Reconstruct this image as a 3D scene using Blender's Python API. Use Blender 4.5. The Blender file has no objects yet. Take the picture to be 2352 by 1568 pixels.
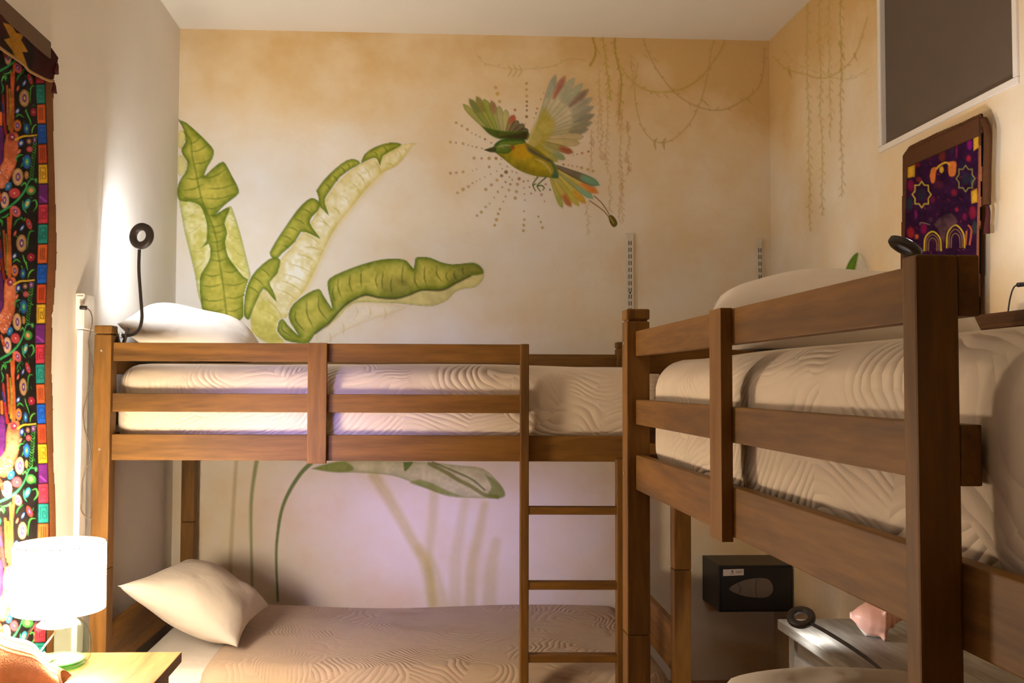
import bpy, bmesh, math, random
import numpy as np
from mathutils import Vector, Matrix

random.seed(7)
rng = np.random.default_rng(7)
scene = bpy.context.scene
COL = scene.collection

# ------------------------------------------------------------------ camera
CAM_Z = 1.42
F_PX, PPX, PPY = 2139.9, 1061.5, 798.8
YAW, PITCH, ROLL = math.radians(2.488), math.radians(2.159), math.radians(-0.2555)
_f = Vector((math.sin(YAW) * math.cos(PITCH), math.cos(YAW) * math.cos(PITCH), math.sin(PITCH)))
_r0 = Vector((math.cos(YAW), -math.sin(YAW), 0))
_u0 = _r0.cross(_f)
_R = math.cos(ROLL) * _r0 - math.sin(ROLL) * _u0
_U = math.sin(ROLL) * _r0 + math.cos(ROLL) * _u0
cam_data = bpy.data.cameras.new('camera')
cam = bpy.data.objects.new('camera', cam_data)
COL.objects.link(cam)
m = Matrix.Identity(4)
for i in range(3):
    m[i][0], m[i][1], m[i][2] = _R[i], _U[i], -_f[i]
m[2][3] = CAM_Z
cam.matrix_world = m
cam_data.sensor_width = 36.0
cam_data.lens = 36.0 * F_PX / 2352.0
cam_data.shift_x = (1176 - PPX) / 2352.0
cam_data.shift_y = (PPY - 784) / 2352.0
cam_data.clip_start = 0.05
scene.camera = cam

# ------------------------------------------------------------------ world, lights, exposure
world = bpy.data.worlds.new('world')
scene.world = world
world.use_nodes = True
world.node_tree.nodes['Background'].inputs[0].default_value = (0.35, 0.40, 0.75, 1)
world.node_tree.nodes['Background'].inputs[1].default_value = 0.4
scene.view_settings.view_transform = 'Standard'
scene.view_settings.look = 'None'
scene.view_settings.gamma = 1.0
scene.view_settings.use_curve_mapping = False
scene.view_settings.exposure = -0.35
scene.cycles.use_denoising = True
scene.cycles.max_bounces = 6
scene.cycles.diffuse_bounces = 3
scene.cycles.glossy_bounces = 2
scene.cycles.transmission_bounces = 6
scene.cycles.transparent_max_bounces = 24
scene.cycles.use_adaptive_sampling = True
scene.cycles.adaptive_threshold = 0.25
scene.cycles.caustics_reflective = False
scene.cycles.caustics_refractive = False
scene.cycles.sample_clamp_indirect = 6.0


def light(name, kind, loc, power, color, **kw):
    d = bpy.data.lights.new(name, kind)
    d.energy = power
    d.color = color
    o = bpy.data.objects.new(name, d)
    COL.objects.link(o)
    o.location = loc
    for k, v in kw.items():
        if k == 'rot':
            o.rotation_euler = v
        else:
            setattr(d, k, v)
    return o


# ceiling bulb of the room, in front of and above the photographer
light('ceiling_bulb', 'POINT', (-0.65, 1.5, 2.92), 12.0, (1.0, 0.82, 0.60), shadow_soft_size=0.09)
# added violet fill from beside the photographer, aimed under the left bunk
light('violet_fill', 'AREA', (-1.12, 1.20, 1.40), 2.7, (0.44, 0.38, 1.0), shape='RECTANGLE',
      size=0.30, size_y=0.6, spread=math.radians(30),
      rot=(Vector((-0.25, 3.7, 0.95)) - Vector((-1.12, 1.20, 1.40))).to_track_quat('-Z', 'Y').to_euler())

# ------------------------------------------------------------------ colour and node helpers


def lin(c):
    return tuple(((v / 255) / 12.92 if v / 255 <= 0.04045 else ((v / 255 + 0.055) / 1.055) ** 2.4) for v in c)


def L4(c):
    return (*lin(c), 1.0)


def new_mat(name):
    mt = bpy.data.materials.new(name)
    mt.use_nodes = True
    nt = mt.node_tree
    b = nt.nodes['Principled BSDF']
    return mt, nt, b


def nd(nt, typ, **kw):
    n = nt.nodes.new(typ)
    for k, v in kw.items():
        setattr(n, k, v)
    return n


def mathn(nt, op, a, b=None, clamp=False):
    n = nd(nt, 'ShaderNodeMath', operation=op)
    n.use_clamp = clamp
    for i, v in enumerate((a, b)):
        if v is None:
            continue
        if isinstance(v, (int, float)):
            n.inputs[i].default_value = v
        else:
            nt.links.new(v, n.inputs[i])
    return n.outputs[0]


def mixc(nt, fac, a, b):
    n = nd(nt, 'ShaderNodeMix', data_type='RGBA')
    for i, v in ((0, fac), (6, a), (7, b)):
        if isinstance(v, (int, float)):
            n.inputs[i].default_value = v
        elif isinstance(v, tuple):
            n.inputs[i].default_value = v
        else:
            nt.links.new(v, n.inputs[i])
    return n.outputs[2]


def noise(nt, vec, scale, detail=4, rough=0.55, dist=0.0):
    n = nd(nt, 'ShaderNodeTexNoise')
    n.inputs['Scale'].default_value = scale
    n.inputs['Detail'].default_value = detail
    n.inputs['Roughness'].default_value = rough
    n.inputs['Distortion'].default_value = dist
    if vec is not None:
        nt.links.new(vec, n.inputs['Vector'])
    return n.outputs['Fac']


def bump(nt, bsdf, height, strength=0.3, dist=0.01, normal=None):
    n = nd(nt, 'ShaderNodeBump')
    n.inputs['Strength'].default_value = strength
    n.inputs['Distance'].default_value = dist
    nt.links.new(height, n.inputs['Height'])
    if normal is not None:
        nt.links.new(normal, n.inputs['Normal'])
    if bsdf is not None:
        nt.links.new(n.outputs[0], bsdf.inputs['Normal'])
    return n.outputs[0]


def ramp(nt, fac, stops):
    n = nd(nt, 'ShaderNodeValToRGB')
    e = n.color_ramp.elements
    while len(e) < len(stops):
        e.new(0.5)
    for i, (p, c) in enumerate(stops):
        e[i].position = p
        e[i].color = L4(c) if len(c) == 3 else c
    nt.links.new(fac, n.inputs[0])
    return n.outputs[0]


def simple(name, col, rough=0.5, metal=0.0, var=0.12, scale=30, spec=0.5, bumpd=0.0):
    mt, nt, b = new_mat(name)
    tc = nd(nt, 'ShaderNodeTexCoord').outputs['Object']
    f = noise(nt, tc, scale, 2)
    c = lin(col)
    lo = tuple(max(0, v * (1 - var)) for v in c) + (1,)
    hi = tuple(min(1, v * (1 + var)) for v in c) + (1,)
    nt.links.new(mixc(nt, f, lo, hi), b.inputs['Base Color'])
    b.inputs['Roughness'].default_value = rough
    b.inputs['Metallic'].default_value = metal
    b.inputs['Specular IOR Level'].default_value = spec
    if bumpd:
        bump(nt, b, noise(nt, tc, scale * 4, 1), 0.5, bumpd)
    return mt


def wash_color(nt):
    """sponged cream and ochre wall wash, driven by world position"""
    pos = nd(nt, 'ShaderNodeNewGeometry').outputs['Position']
    sx = nd(nt, 'ShaderNodeSeparateXYZ')
    nt.links.new(pos, sx.inputs[0])
    n1 = noise(nt, pos, 1.4, 2, 0.6, 0.0)
    n2 = noise(nt, pos, 4.5, 3, 0.65, 0.0)
    f = mathn(nt, 'ADD', mathn(nt, 'MULTIPLY', mathn(nt, 'SUBTRACT', n1, 0.5), 1.1), mathn(nt, 'MULTIPLY', mathn(nt, 'SUBTRACT', n2, 0.5), 0.6))
    # the painters sponged more ochre along the ceiling line and into the right corner
    mr = nd(nt, 'ShaderNodeMapRange', interpolation_type='SMOOTHSTEP')
    nt.links.new(sx.outputs[2], mr.inputs[0])
    mr.inputs[1].default_value = 2.2
    mr.inputs[2].default_value = 3.15
    mr.inputs[3].default_value = 0.0
    mr.inputs[4].default_value = 0.5
    mr2 = nd(nt, 'ShaderNodeMapRange', interpolation_type='SMOOTHSTEP')
    nt.links.new(sx.outputs[0], mr2.inputs[0])
    mr2.inputs[1].default_value = 0.3
    mr2.inputs[2].default_value = 1.6
    mr2.inputs[3].default_value = 0.0
    mr2.inputs[4].default_value = 0.3
    f = mathn(nt, 'ADD', mathn(nt, 'ADD', f, mr.outputs[0]), mathn(nt, 'ADD', mr2.outputs[0], 0.26), clamp=True)
    c = ramp(nt, f, [(0.0, (250, 244, 236)), (0.35, (246, 233, 212)), (0.7, (239, 213, 170)), (1.0, (224, 187, 126))])
    return c, pos, n2


def wall_bump(nt, b, pos):
    bump(nt, b, noise(nt, pos, 30, 1, 0.6), 0.25, 0.006)


def mat_wash():
    mt, nt, b = new_mat('sponged_wall_paint')
    c, pos, _ = wash_color(nt)
    nt.links.new(c, b.inputs['Base Color'])
    b.inputs['Roughness'].default_value = 0.75
    b.inputs['Specular IOR Level'].default_value = 0.2
    wall_bump(nt, b, pos)
    return mt


def mat_mural():
    mt, nt, b = new_mat('mural_paint')
    c, pos, _ = wash_color(nt)
    at = nd(nt, 'ShaderNodeAttribute', attribute_name='paint')
    nt.links.new(mixc(nt, at.outputs['Alpha'], c, at.outputs['Color']), b.inputs['Base Color'])
    b.inputs['Roughness'].default_value = 0.75
    b.inputs['Specular IOR Level'].default_value = 0.2
    wall_bump(nt, b, pos)
    return mt


def mat_textile(name):
    mt, nt, b = new_mat(name)
    at = nd(nt, 'ShaderNodeAttribute', attribute_name='paint')
    tc = nd(nt, 'ShaderNodeTexCoord').outputs['Object']
    f = noise(nt, tc, 260, 3)
    v = nd(nt, 'ShaderNodeMix', data_type='RGBA', blend_type='MULTIPLY')
    v.inputs[0].default_value = 0.5
    nt.links.new(at.outputs['Color'], v.inputs[6])
    nt.links.new(ramp(nt, f, [(0.3, (150, 150, 150)), (0.65, (255, 255, 255))]), v.inputs[7])
    nt.links.new(v.outputs[2], b.inputs['Base Color'])
    b.inputs['Roughness'].default_value = 0.8
    b.inputs['Specular IOR Level'].default_value = 0.1
    bump(nt, b, f, 0.6, 0.003)
    return mt


def mat_wood(name, axis, light_c=(133, 92, 37), dark_c=(80, 53, 21), rough=0.58):
    mt, nt, b = new_mat(name)
    tc = nd(nt, 'ShaderNodeTexCoord').outputs['Object']
    oi = nd(nt, 'ShaderNodeObjectInfo').outputs['Random']
    cmb = nd(nt, 'ShaderNodeCombineXYZ')
    for k in range(3):
        nt.links.new(mathn(nt, 'MULTIPLY', oi, 7.3 + 3 * k), cmb.inputs[k])
    ad = nd(nt, 'ShaderNodeVectorMath', operation='ADD')
    nt.links.new(tc, ad.inputs[0])
    nt.links.new(cmb.outputs[0], ad.inputs[1])
    mp = nd(nt, 'ShaderNodeMapping')
    sc = [9.0, 9.0, 9.0]
    sc[axis] = 0.9
    mp.inputs['Scale'].default_value = sc
    nt.links.new(ad.outputs[0], mp.inputs['Vector'])
    v = mp.outputs[0]
    n1 = noise(nt, v, 1.2, 3, 0.6, 0.8)
    n2 = noise(nt, v, 9.0, 2, 0.6, 0.0)
    f = mathn(nt, 'ADD', mathn(nt, 'MULTIPLY', n1, 0.75), mathn(nt, 'MULTIPLY', n2, 0.28), clamp=True)
    mid = tuple((a + c) / 2 for a, c in zip(light_c, dark_c))
    c = ramp(nt, f, [(0.28, dark_c), (0.45, mid), (0.62, light_c), (0.8, mid)])
    nt.links.new(c, b.inputs['Base Color'])
    b.inputs['Roughness'].default_value = rough
    b.inputs['Specular IOR Level'].default_value = 0.3
    bump(nt, b, n2, 0.15, 0.004)
    return mt


def mat_fabric(name, c1, c2, quilt=False, weave=900, wrinkle=0.012):
    mt, nt, b = new_mat(name)
    tc = nd(nt, 'ShaderNodeTexCoord').outputs['Object']
    f = noise(nt, tc, 3.0, 4)
    nt.links.new(mixc(nt, f, L4(c1), L4(c2)), b.inputs['Base Color'])
    b.inputs['Roughness'].default_value = 0.85
    b.inputs['Specular IOR Level'].default_value = 0.15
    b.inputs['Sheen Weight'].default_value = 0.15
    hgt = mathn(nt, 'MULTIPLY', noise(nt, tc, 9.0, 2, 0.5, 0.4), wrinkle)
    if quilt:
        # stitched leaf pattern: rows of fine curved channels, each leaf turned its own way
        dn = nd(nt, 'ShaderNodeTexNoise')
        dn.inputs['Scale'].default_value = 3.0
        nt.links.new(tc, dn.inputs['Vector'])
        sub = nd(nt, 'ShaderNodeVectorMath', operation='SUBTRACT')
        nt.links.new(dn.outputs['Color'], sub.inputs[0])
        sub.inputs[1].default_value = (0.5, 0.5, 0.5)
        scl = nd(nt, 'ShaderNodeVectorMath', operation='SCALE')
        nt.links.new(sub.outputs[0], scl.inputs[0])
        scl.inputs[3].default_value = 0.22
        ad = nd(nt, 'ShaderNodeVectorMath', operation='ADD')
        nt.links.new(tc, ad.inputs[0])
        nt.links.new(scl.outputs[0], ad.inputs[1])
        vo = nd(nt, 'ShaderNodeTexVoronoi', feature='F1')
        vo.inputs['Scale'].default_value = 4.6
        nt.links.new(ad.outputs[0], vo.inputs['Vector'])
        sp = nd(nt, 'ShaderNodeSeparateColor')
        nt.links.new(vo.outputs['Color'], sp.inputs[0])
        d = nd(nt, 'ShaderNodeVectorMath', operation='DOT_PRODUCT')
        cx = nd(nt, 'ShaderNodeCombineXYZ')
        for k, o in enumerate(('Red', 'Green', 'Blue')):
            nt.links.new(mathn(nt, 'SUBTRACT', sp.outputs[o], 0.5 if k < 2 else 0.15), cx.inputs[k])
        nrmv = nd(nt, 'ShaderNodeVectorMath', operation='NORMALIZE')
        nt.links.new(cx.outputs[0], nrmv.inputs[0])
        nt.links.new(nrmv.outputs[0], d.inputs[0])
        nt.links.new(ad.outputs[0], d.inputs[1])
        s = mathn(nt, 'SINE', mathn(nt, 'MULTIPLY', d.outputs['Value'], 6.283 / 0.017))
        s = mathn(nt, 'POWER', mathn(nt, 'ADD', mathn(nt, 'MULTIPLY', s, 0.5), 0.5), 0.5)
        msk = nd(nt, 'ShaderNodeMapRange', interpolation_type='SMOOTHSTEP')
        nt.links.new(noise(nt, tc, 4.2, 2), msk.inputs[0])
        msk.inputs[1].default_value = 0.34
        msk.inputs[2].default_value = 0.56
        s = mathn(nt, 'MULTIPLY', s, msk.outputs[0])
        hgt = mathn(nt, 'ADD', hgt, mathn(nt, 'MULTIPLY', s, 0.0054))
    bump(nt, b, hgt, 0.5, 1.0)
    return mt


def emit_mat(name, col, strength):
    mt = bpy.data.materials.new(name)
    mt.use_nodes = True
    nt = mt.node_tree
    nt.nodes.clear()
    e = nd(nt, 'ShaderNodeEmission')
    e.inputs[0].default_value = (*col, 1)
    e.inputs[1].default_value = strength
    o = nd(nt, 'ShaderNodeOutputMaterial')
    nt.links.new(e.outputs[0], o.inputs[0])
    return mt


M = {}
M['wash'] = mat_wash()
M['mural'] = mat_mural()
M['white_wall'] = simple('white_wall_paint', (238, 230, 220), 0.75, var=0.05, scale=3, spec=0.2, bumpd=0.004)
M['ceiling'] = simple('ceiling_paint', (243, 237, 228), 0.8, var=0.04, scale=2, spec=0.2, bumpd=0.004)
M['floor'] = simple('floor_tile_grout', (150, 112, 84), 0.5, var=0.15, scale=5)
M['wood_t'] = mat_wood('varnished_pine_lengthwise', 0)
M['wood_w'] = mat_wood('varnished_pine_crosswise', 1)
M['wood_z'] = mat_wood('varnished_pine_upright', 2)
M['table_wood'] = mat_wood('rough_table_plank', 1, (140, 108, 70), (88, 60, 34), 0.5)
M['pale_stone'] = mat_wood('weathered_pale_plank', 1, (158, 150, 138), (92, 82, 70), 0.5)
M['shelf_wood'] = mat_wood('dark_shelf_wood', 1, (96, 62, 34), (58, 36, 18), 0.6)
M['quilt'] = mat_fabric('quilted_beige_cotton', (234, 217, 196), (220, 201, 178), quilt=True)
M['quilt_grey'] = mat_fabric('quilted_taupe_cotton', (205, 182, 158), (188, 164, 140), quilt=True)
M['sheet'] = mat_fabric('white_sheet_cotton', (236, 228, 220), (226, 216, 206))
M['pillow'] = mat_fabric('white_pillowcase_cotton', (236, 226, 214), (226, 214, 200), wrinkle=0.02)
M['metal_white'] = simple('white_enamelled_metal', (226, 216, 200), 0.35, var=0.04)
M['slot'] = simple('dark_slot', (40, 32, 26), 0.8)
M['chrome'] = simple('bright_bolt_metal', (235, 225, 205), 0.2, 1.0, 0.03)
M['black_plastic'] = simple('black_rubbery_plastic', (44, 36, 32), 0.5)
M['black_metal'] = simple('black_painted_steel', (24, 22, 22), 0.45)
M['keypad'] = simple('grey_keypad_plate', (120, 108, 98), 0.35, 0.3)
M['sticker'] = simple('white_sticker_paper', (220, 206, 200), 0.6, var=0.05)
M['ink'] = simple('sticker_ink', (70, 60, 56), 0.7)
M['white_plastic'] = simple('white_plastic', (240, 234, 226), 0.4, var=0.03)
M['grey_cord'] = simple('grey_cord_rubber', (96, 82, 70), 0.6)
M['blind'] = simple('grey_blackout_blind', (98, 84, 72), 0.7, var=0.08, scale=8)
M['frame_white'] = simple('white_window_frame_paint', (244, 236, 226), 0.45, var=0.04)
M['cushion'] = simple('peach_woven_cotton', (234, 166, 128), 0.9, var=0.12, scale=60, spec=0.1, bumpd=0.003)
M['cushion_stripe'] = simple('pale_stripe_cotton', (238, 190, 160), 0.9, var=0.08, spec=0.1)
M['shell'] = simple('pink_shell', (244, 178, 156), 0.3, var=0.25, scale=18)
M['shell_lip'] = simple('pale_shell_lip', (250, 228, 214), 0.3, var=0.1, scale=18)
M['tapestry'] = mat_textile('embroidered_textile')
M['brown_cloth'] = simple('brown_border_cloth', (92, 60, 38), 0.85, var=0.15, scale=80, spec=0.1, bumpd=0.002)
M['dark_board'] = simple('dark_hanging_board', (92, 66, 44), 0.7, var=0.15, scale=12)
M['tassel'] = simple('maroon_tassel_yarn', (80, 26, 30), 0.9, var=0.2)
M['rope'] = simple('twisted_trim_cord', (150, 112, 64), 0.9, var=0.3, scale=90)
M['led'] = emit_mat('cool_led_light', (0.86, 0.92, 1.0), 800.0)
M['led_soft'] = emit_mat('cool_led_light_soft', (0.97, 0.96, 1.0), 380.0)
M['led_low'] = emit_mat('cool_led_light_low', (0.88, 0.94, 1.0), 190.0)
M['shade_glow'] = emit_mat('lit_lamp_shade_fabric', (1.0, 0.82, 0.58), 125.0)
M['bulb'] = emit_mat('lit_bulb', (1.0, 0.84, 0.62), 1000.0)


def mat_glass(name, tint, gloss, body=0.0):
    """thin glass: mostly see-through, with a fresnel sheen"""
    mt = bpy.data.materials.new(name)
    mt.use_nodes = True
    nt = mt.node_tree
    nt.nodes.clear()
    tr = nd(nt, 'ShaderNodeBsdfTransparent')
    tr.inputs[0].default_value = (*tint, 1)
    gl = nd(nt, 'ShaderNodeBsdfGlossy')
    gl.inputs['Roughness'].default_value = 0.03
    di = nd(nt, 'ShaderNodeBsdfDiffuse')
    di.inputs[0].default_value = (*tint, 1)
    lw = nd(nt, 'ShaderNodeLayerWeight')
    lw.inputs[0].default_value = gloss
    m1 = nd(nt, 'ShaderNodeMixShader')
    m1.inputs[0].default_value = body
    nt.links.new(tr.outputs[0], m1.inputs[1])
    nt.links.new(di.outputs[0], m1.inputs[2])
    m2 = nd(nt, 'ShaderNodeMixShader')
    nt.links.new(mathn(nt, 'MULTIPLY', lw.outputs['Fresnel'], 0.5), m2.inputs[0])
    nt.links.new(m1.outputs[0], m2.inputs[1])
    nt.links.new(gl.outputs[0], m2.inputs[2])
    o = nd(nt, 'ShaderNodeOutputMaterial')
    nt.links.new(m2.outputs[0], o.inputs[0])
    return mt


M['glass'] = mat_glass('clear_green_glass', (0.95, 0.99, 0.94), 0.05)
M['glass_green'] = mat_glass('green_glass_bottom', (0.34, 0.80, 0.42), 0.2, 0.3)

# ------------------------------------------------------------------ object helpers


def mesh_obj(name, me, mat=None, parent=None, smooth=False):
    o = bpy.data.objects.new(name, me)
    COL.objects.link(o)
    if mat is not None:
        me.materials.append(mat)
    if parent is not None:
        o.parent = parent
    if smooth:
        me.polygons.foreach_set('use_smooth', [True] * len(me.polygons))
    return o


def obj(name, bm, mat=None, parent=None, smooth=False):
    me = bpy.data.meshes.new(name)
    bm.normal_update()
    bm.to_mesh(me)
    bm.free()
    return mesh_obj(name, me, mat, parent, smooth)


def pyobj(name, verts, faces, mat=None, parent=None, smooth=False):
    me = bpy.data.meshes.new(name)
    me.from_pydata([tuple(v) for v in verts], [], faces)
    me.update()
    return mesh_obj(name, me, mat, parent, smooth)


def tag(o, label=None, cat=None, group=None, kind=None):
    if label:
        o['label'] = label
    if cat:
        o['category'] = cat
    if group:
        o['group'] = group
    if kind:
        o['kind'] = kind
    return o


def thing(name, label, cat, loc=(0, 0, 0), rz=0.0, group=None):
    o = bpy.data.objects.new(name, None)
    COL.objects.link(o)
    o.empty_display_size = 0.1
    o.location = loc
    o.rotation_euler = (0, 0, rz)
    return tag(o, label, cat, group)


def struct(name, bm, mat, parent=None, smooth=False):
    o = obj(name, bm, mat, parent, smooth)
    if parent is None:
        o['kind'] = 'structure'
    return o


def box_bm(x0, x1, y0, y1, z0, z1, bevel=0.0, seg=2, bm=None):
    b2 = bmesh.new()
    bmesh.ops.create_cube(b2, size=1.0)
    for v in b2.verts:
        v.co = Vector(((x0 + x1) / 2 + v.co.x * (x1 - x0), (y0 + y1) / 2 + v.co.y * (y1 - y0), (z0 + z1) / 2 + v.co.z * (z1 - z0)))
    if bevel:
        bmesh.ops.bevel(b2, geom=b2.edges[:], offset=bevel, segments=seg, affect='EDGES', profile=0.6)
    if bm is None:
        return b2
    me = bpy.data.meshes.new('tmp')
    b2.to_mesh(me)
    b2.free()
    bm.from_mesh(me)
    bpy.data.meshes.remove(me)
    return bm


def tube(pts, r, n=8, r1=None, closed_ends=True):
    pts = [Vector(p) for p in pts]
    verts, faces = [], []
    up = Vector((0.013, 0.021, 1))
    prev = None
    for i, p in enumerate(pts):
        t = (pts[min(i + 1, len(pts) - 1)] - pts[max(i - 1, 0)]).normalized()
        if prev is None:
            a = t.cross(up if abs(t.z) < 0.95 else Vector((1, 0.01, 0))).normalized()
        else:
            a = (prev - t * prev.dot(t)).normalized()
        prev = a
        bq = t.cross(a)
        rr = r if r1 is None else r + (r1 - r) * i / (len(pts) - 1)
        for k in range(n):
            an = 2 * math.pi * k / n
            verts.append(p + (a * math.cos(an) + bq * math.sin(an)) * rr)
    for i in range(len(pts) - 1):
        for k in range(n):
            faces.append((i * n + k, i * n + (k + 1) % n, (i + 1) * n + (k + 1) % n, (i + 1) * n + k))
    if closed_ends:
        faces.append(tuple(range(n))[::-1])
        faces.append(tuple((len(pts) - 1) * n + k for k in range(n)))
    return verts, faces


def catmull(pts, per=8):
    pts = [np.array(p, float) for p in pts]
    if len(pts) < 3:
        return [pts[0] + (pts[-1] - pts[0]) * k / per for k in range(per + 1)]
    P = [2 * pts[0] - pts[1]] + pts + [2 * pts[-1] - pts[-2]]
    out = []
    for i in range(1, len(P) - 2):
        for k in range(per):
            t = k / per
            a, b_, c, d = P[i - 1], P[i], P[i + 1], P[i + 2]
            out.append(0.5 * ((2 * b_) + (-a + c) * t + (2 * a - 5 * b_ + 4 * c - d) * t * t + (-a + 3 * b_ - 3 * c + d) * t ** 3))
    out.append(pts[-1])
    return out


def lathe(profile, n=40, cx=0, cy=0):
    verts, faces = [], []
    for r, z in profile:
        for k in range(n):
            a = 2 * math.pi * k / n
            verts.append((cx + r * math.cos(a), cy + r * math.sin(a), z))
    for i in range(len(profile) - 1):
        for k in range(n):
            faces.append((i * n + k, i * n + (k + 1) % n, (i + 1) * n + (k + 1) % n, (i + 1) * n + k))
    return verts, faces


def ray(px, py):
    """direction of the photograph's pixel in the room"""
    u, v = (px - PPX) / F_PX, -(py - PPY) / F_PX
    return np.array(_R)[:] * u + np.array(_U) * v + np.array(_f)


def on_plane(px, py, axis, value):
    """where a wall or table plane lies behind that pixel (arrays welcome)"""
    px, py = np.asarray(px, float), np.asarray(py, float)
    u = ((px - PPX) / F_PX)[..., None]
    v = (-(py - PPY) / F_PX)[..., None]
    d = np.array(_R) * u + np.array(_U) * v + np.array(_f)
    o = np.array([0, 0, CAM_Z])
    t = (value - o[axis]) / d[..., axis]
    return o + d * t[..., None]


def P(px, py, Y):
    return Vector(on_plane(px, py, 1, Y))


# ------------------------------------------------------------------ the room
XL, XR_W, YB, YN, ZC = -1.166, 1.70, 4.457, -3.2, 3.11
T = 0.12


def plate(name, x0, x1, y0, y1, z0, z1, mat):
    return struct(name, box_bm(x0, x1, y0, y1, z0, z1), mat)


floor = plate('floor', XL - T, XR_W + T, YN - T, YB + T, -0.1, 0, M['floor'])
# floor tiles nearest the beds, each a slab of its own
tile_me = None
ti = 0
for ix in range(6):
    for iy in range(7):
        x = XL + 0.24 + ix * 0.48
        y = -0.3 + 0.24 + iy * 0.70
        if tile_me is None:
            o = obj('floor_tile', box_bm(-0.236, 0.236, -0.346, 0.346, 0.0, 0.006, 0.002, 1), simple('terracotta_tile', (168, 116, 84), 0.4, var=0.15, scale=8), floor)
            tile_me = o.data
        else:
            o = bpy.data.objects.new('floor_tile', tile_me)
            COL.objects.link(o)
            o.parent = floor
        o.location = (x, y, 0)
ceiling = plate('ceiling', XL - T, XR_W + T, YN - T, YB + T, ZC, ZC + 0.1, M['ceiling'])
wall_back = plate('wall_back', XL - T, XR_W + T, YB, YB + T, 0, ZC, M['wash'])
# left wall with an unseen opening added for the violet fill
bm = bmesh.new()
box_bm(XL - T, XL, YN, 0.9, 0, ZC, bm=bm)
box_bm(XL - T, XL, 1.5, YB, 0, ZC, bm=bm)
box_bm(XL - T, XL, 0.9, 1.5, 0, 1.0, bm=bm)
box_bm(XL - T, XL, 0.9, 1.5, 2.0, ZC, bm=bm)
wall_left = struct('wall_left', bm, M['white_wall'])
# right wall with the opening of the high window
WY0, WY1, WZ0, WZ1 = 2.555, 3.365, CAM_Z + 0.861, 2.95
bm = bmesh.new()
box_bm(XR_W, XR_W + T, YN, WY0, 0, ZC, bm=bm)
box_bm(XR_W, XR_W + T, WY1, YB, 0, ZC, bm=bm)
box_bm(XR_W, XR_W + T, WY0, WY1, 0, WZ0, bm=bm)
box_bm(XR_W, XR_W + T, WY0, WY1, WZ1, ZC, bm=bm)
wall_right = struct('wall_right', bm, M['wash'])
plate('wall_near', XL - T, XR_W + T, YN - T, YN, 0, ZC, M['white_wall'])

# high window with the grey blind behind its frame
win = thing('window_1', None, None, (XR_W, (WY0 + WY1) / 2, WZ0))
win['kind'] = 'structure'
hw, hh = (WY1 - WY0) / 2, WZ1 - WZ0
fw = 0.022
for nm, (y0, y1, z0, z1) in (('frame_bottom', (-hw, hw, 0, fw)), ('frame_top', (-hw, hw, hh - fw, hh)), ('frame_side', (-hw, -hw + fw, fw, hh - fw)), ('frame_side', (hw - fw, hw, fw, hh - fw))):
    obj(nm, box_bm(-0.008, 0.05, y0, y1, z0, z1, 0.004), M['frame_white'], win)
obj('blind', box_bm(0.012, 0.024, -hw + fw, hw - fw, fw, hh - fw), M['blind'], win)

# ------------------------------------------------------------------ painting on surfaces (mural and embroidery)


def vnoise(h, w, cells, seed):
    r = np.random.default_rng(seed)
    gh, gw = max(2, int(cells * h / max(h, w)) + 2), max(2, int(cells * w / max(h, w)) + 2)
    g = r.random((gh, gw))
    ys, xs = np.linspace(0, gh - 1.001, h), np.linspace(0, gw - 1.001, w)
    yi, xi = ys.astype(int), xs.astype(int)
    fy, fx = (ys - yi)[:, None], (xs - xi)[None, :]
    fy, fx = fy * fy * (3 - 2 * fy), fx * fx * (3 - 2 * fx)
    a, b_ = g[np.ix_(yi, xi)], g[np.ix_(yi, xi + 1)]
    c, d = g[np.ix_(yi + 1, xi)], g[np.ix_(yi + 1, xi + 1)]
    return (a * (1 - fx) + b_ * fx) * (1 - fy) + (c * (1 - fx) + d * fx) * fy


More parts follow.
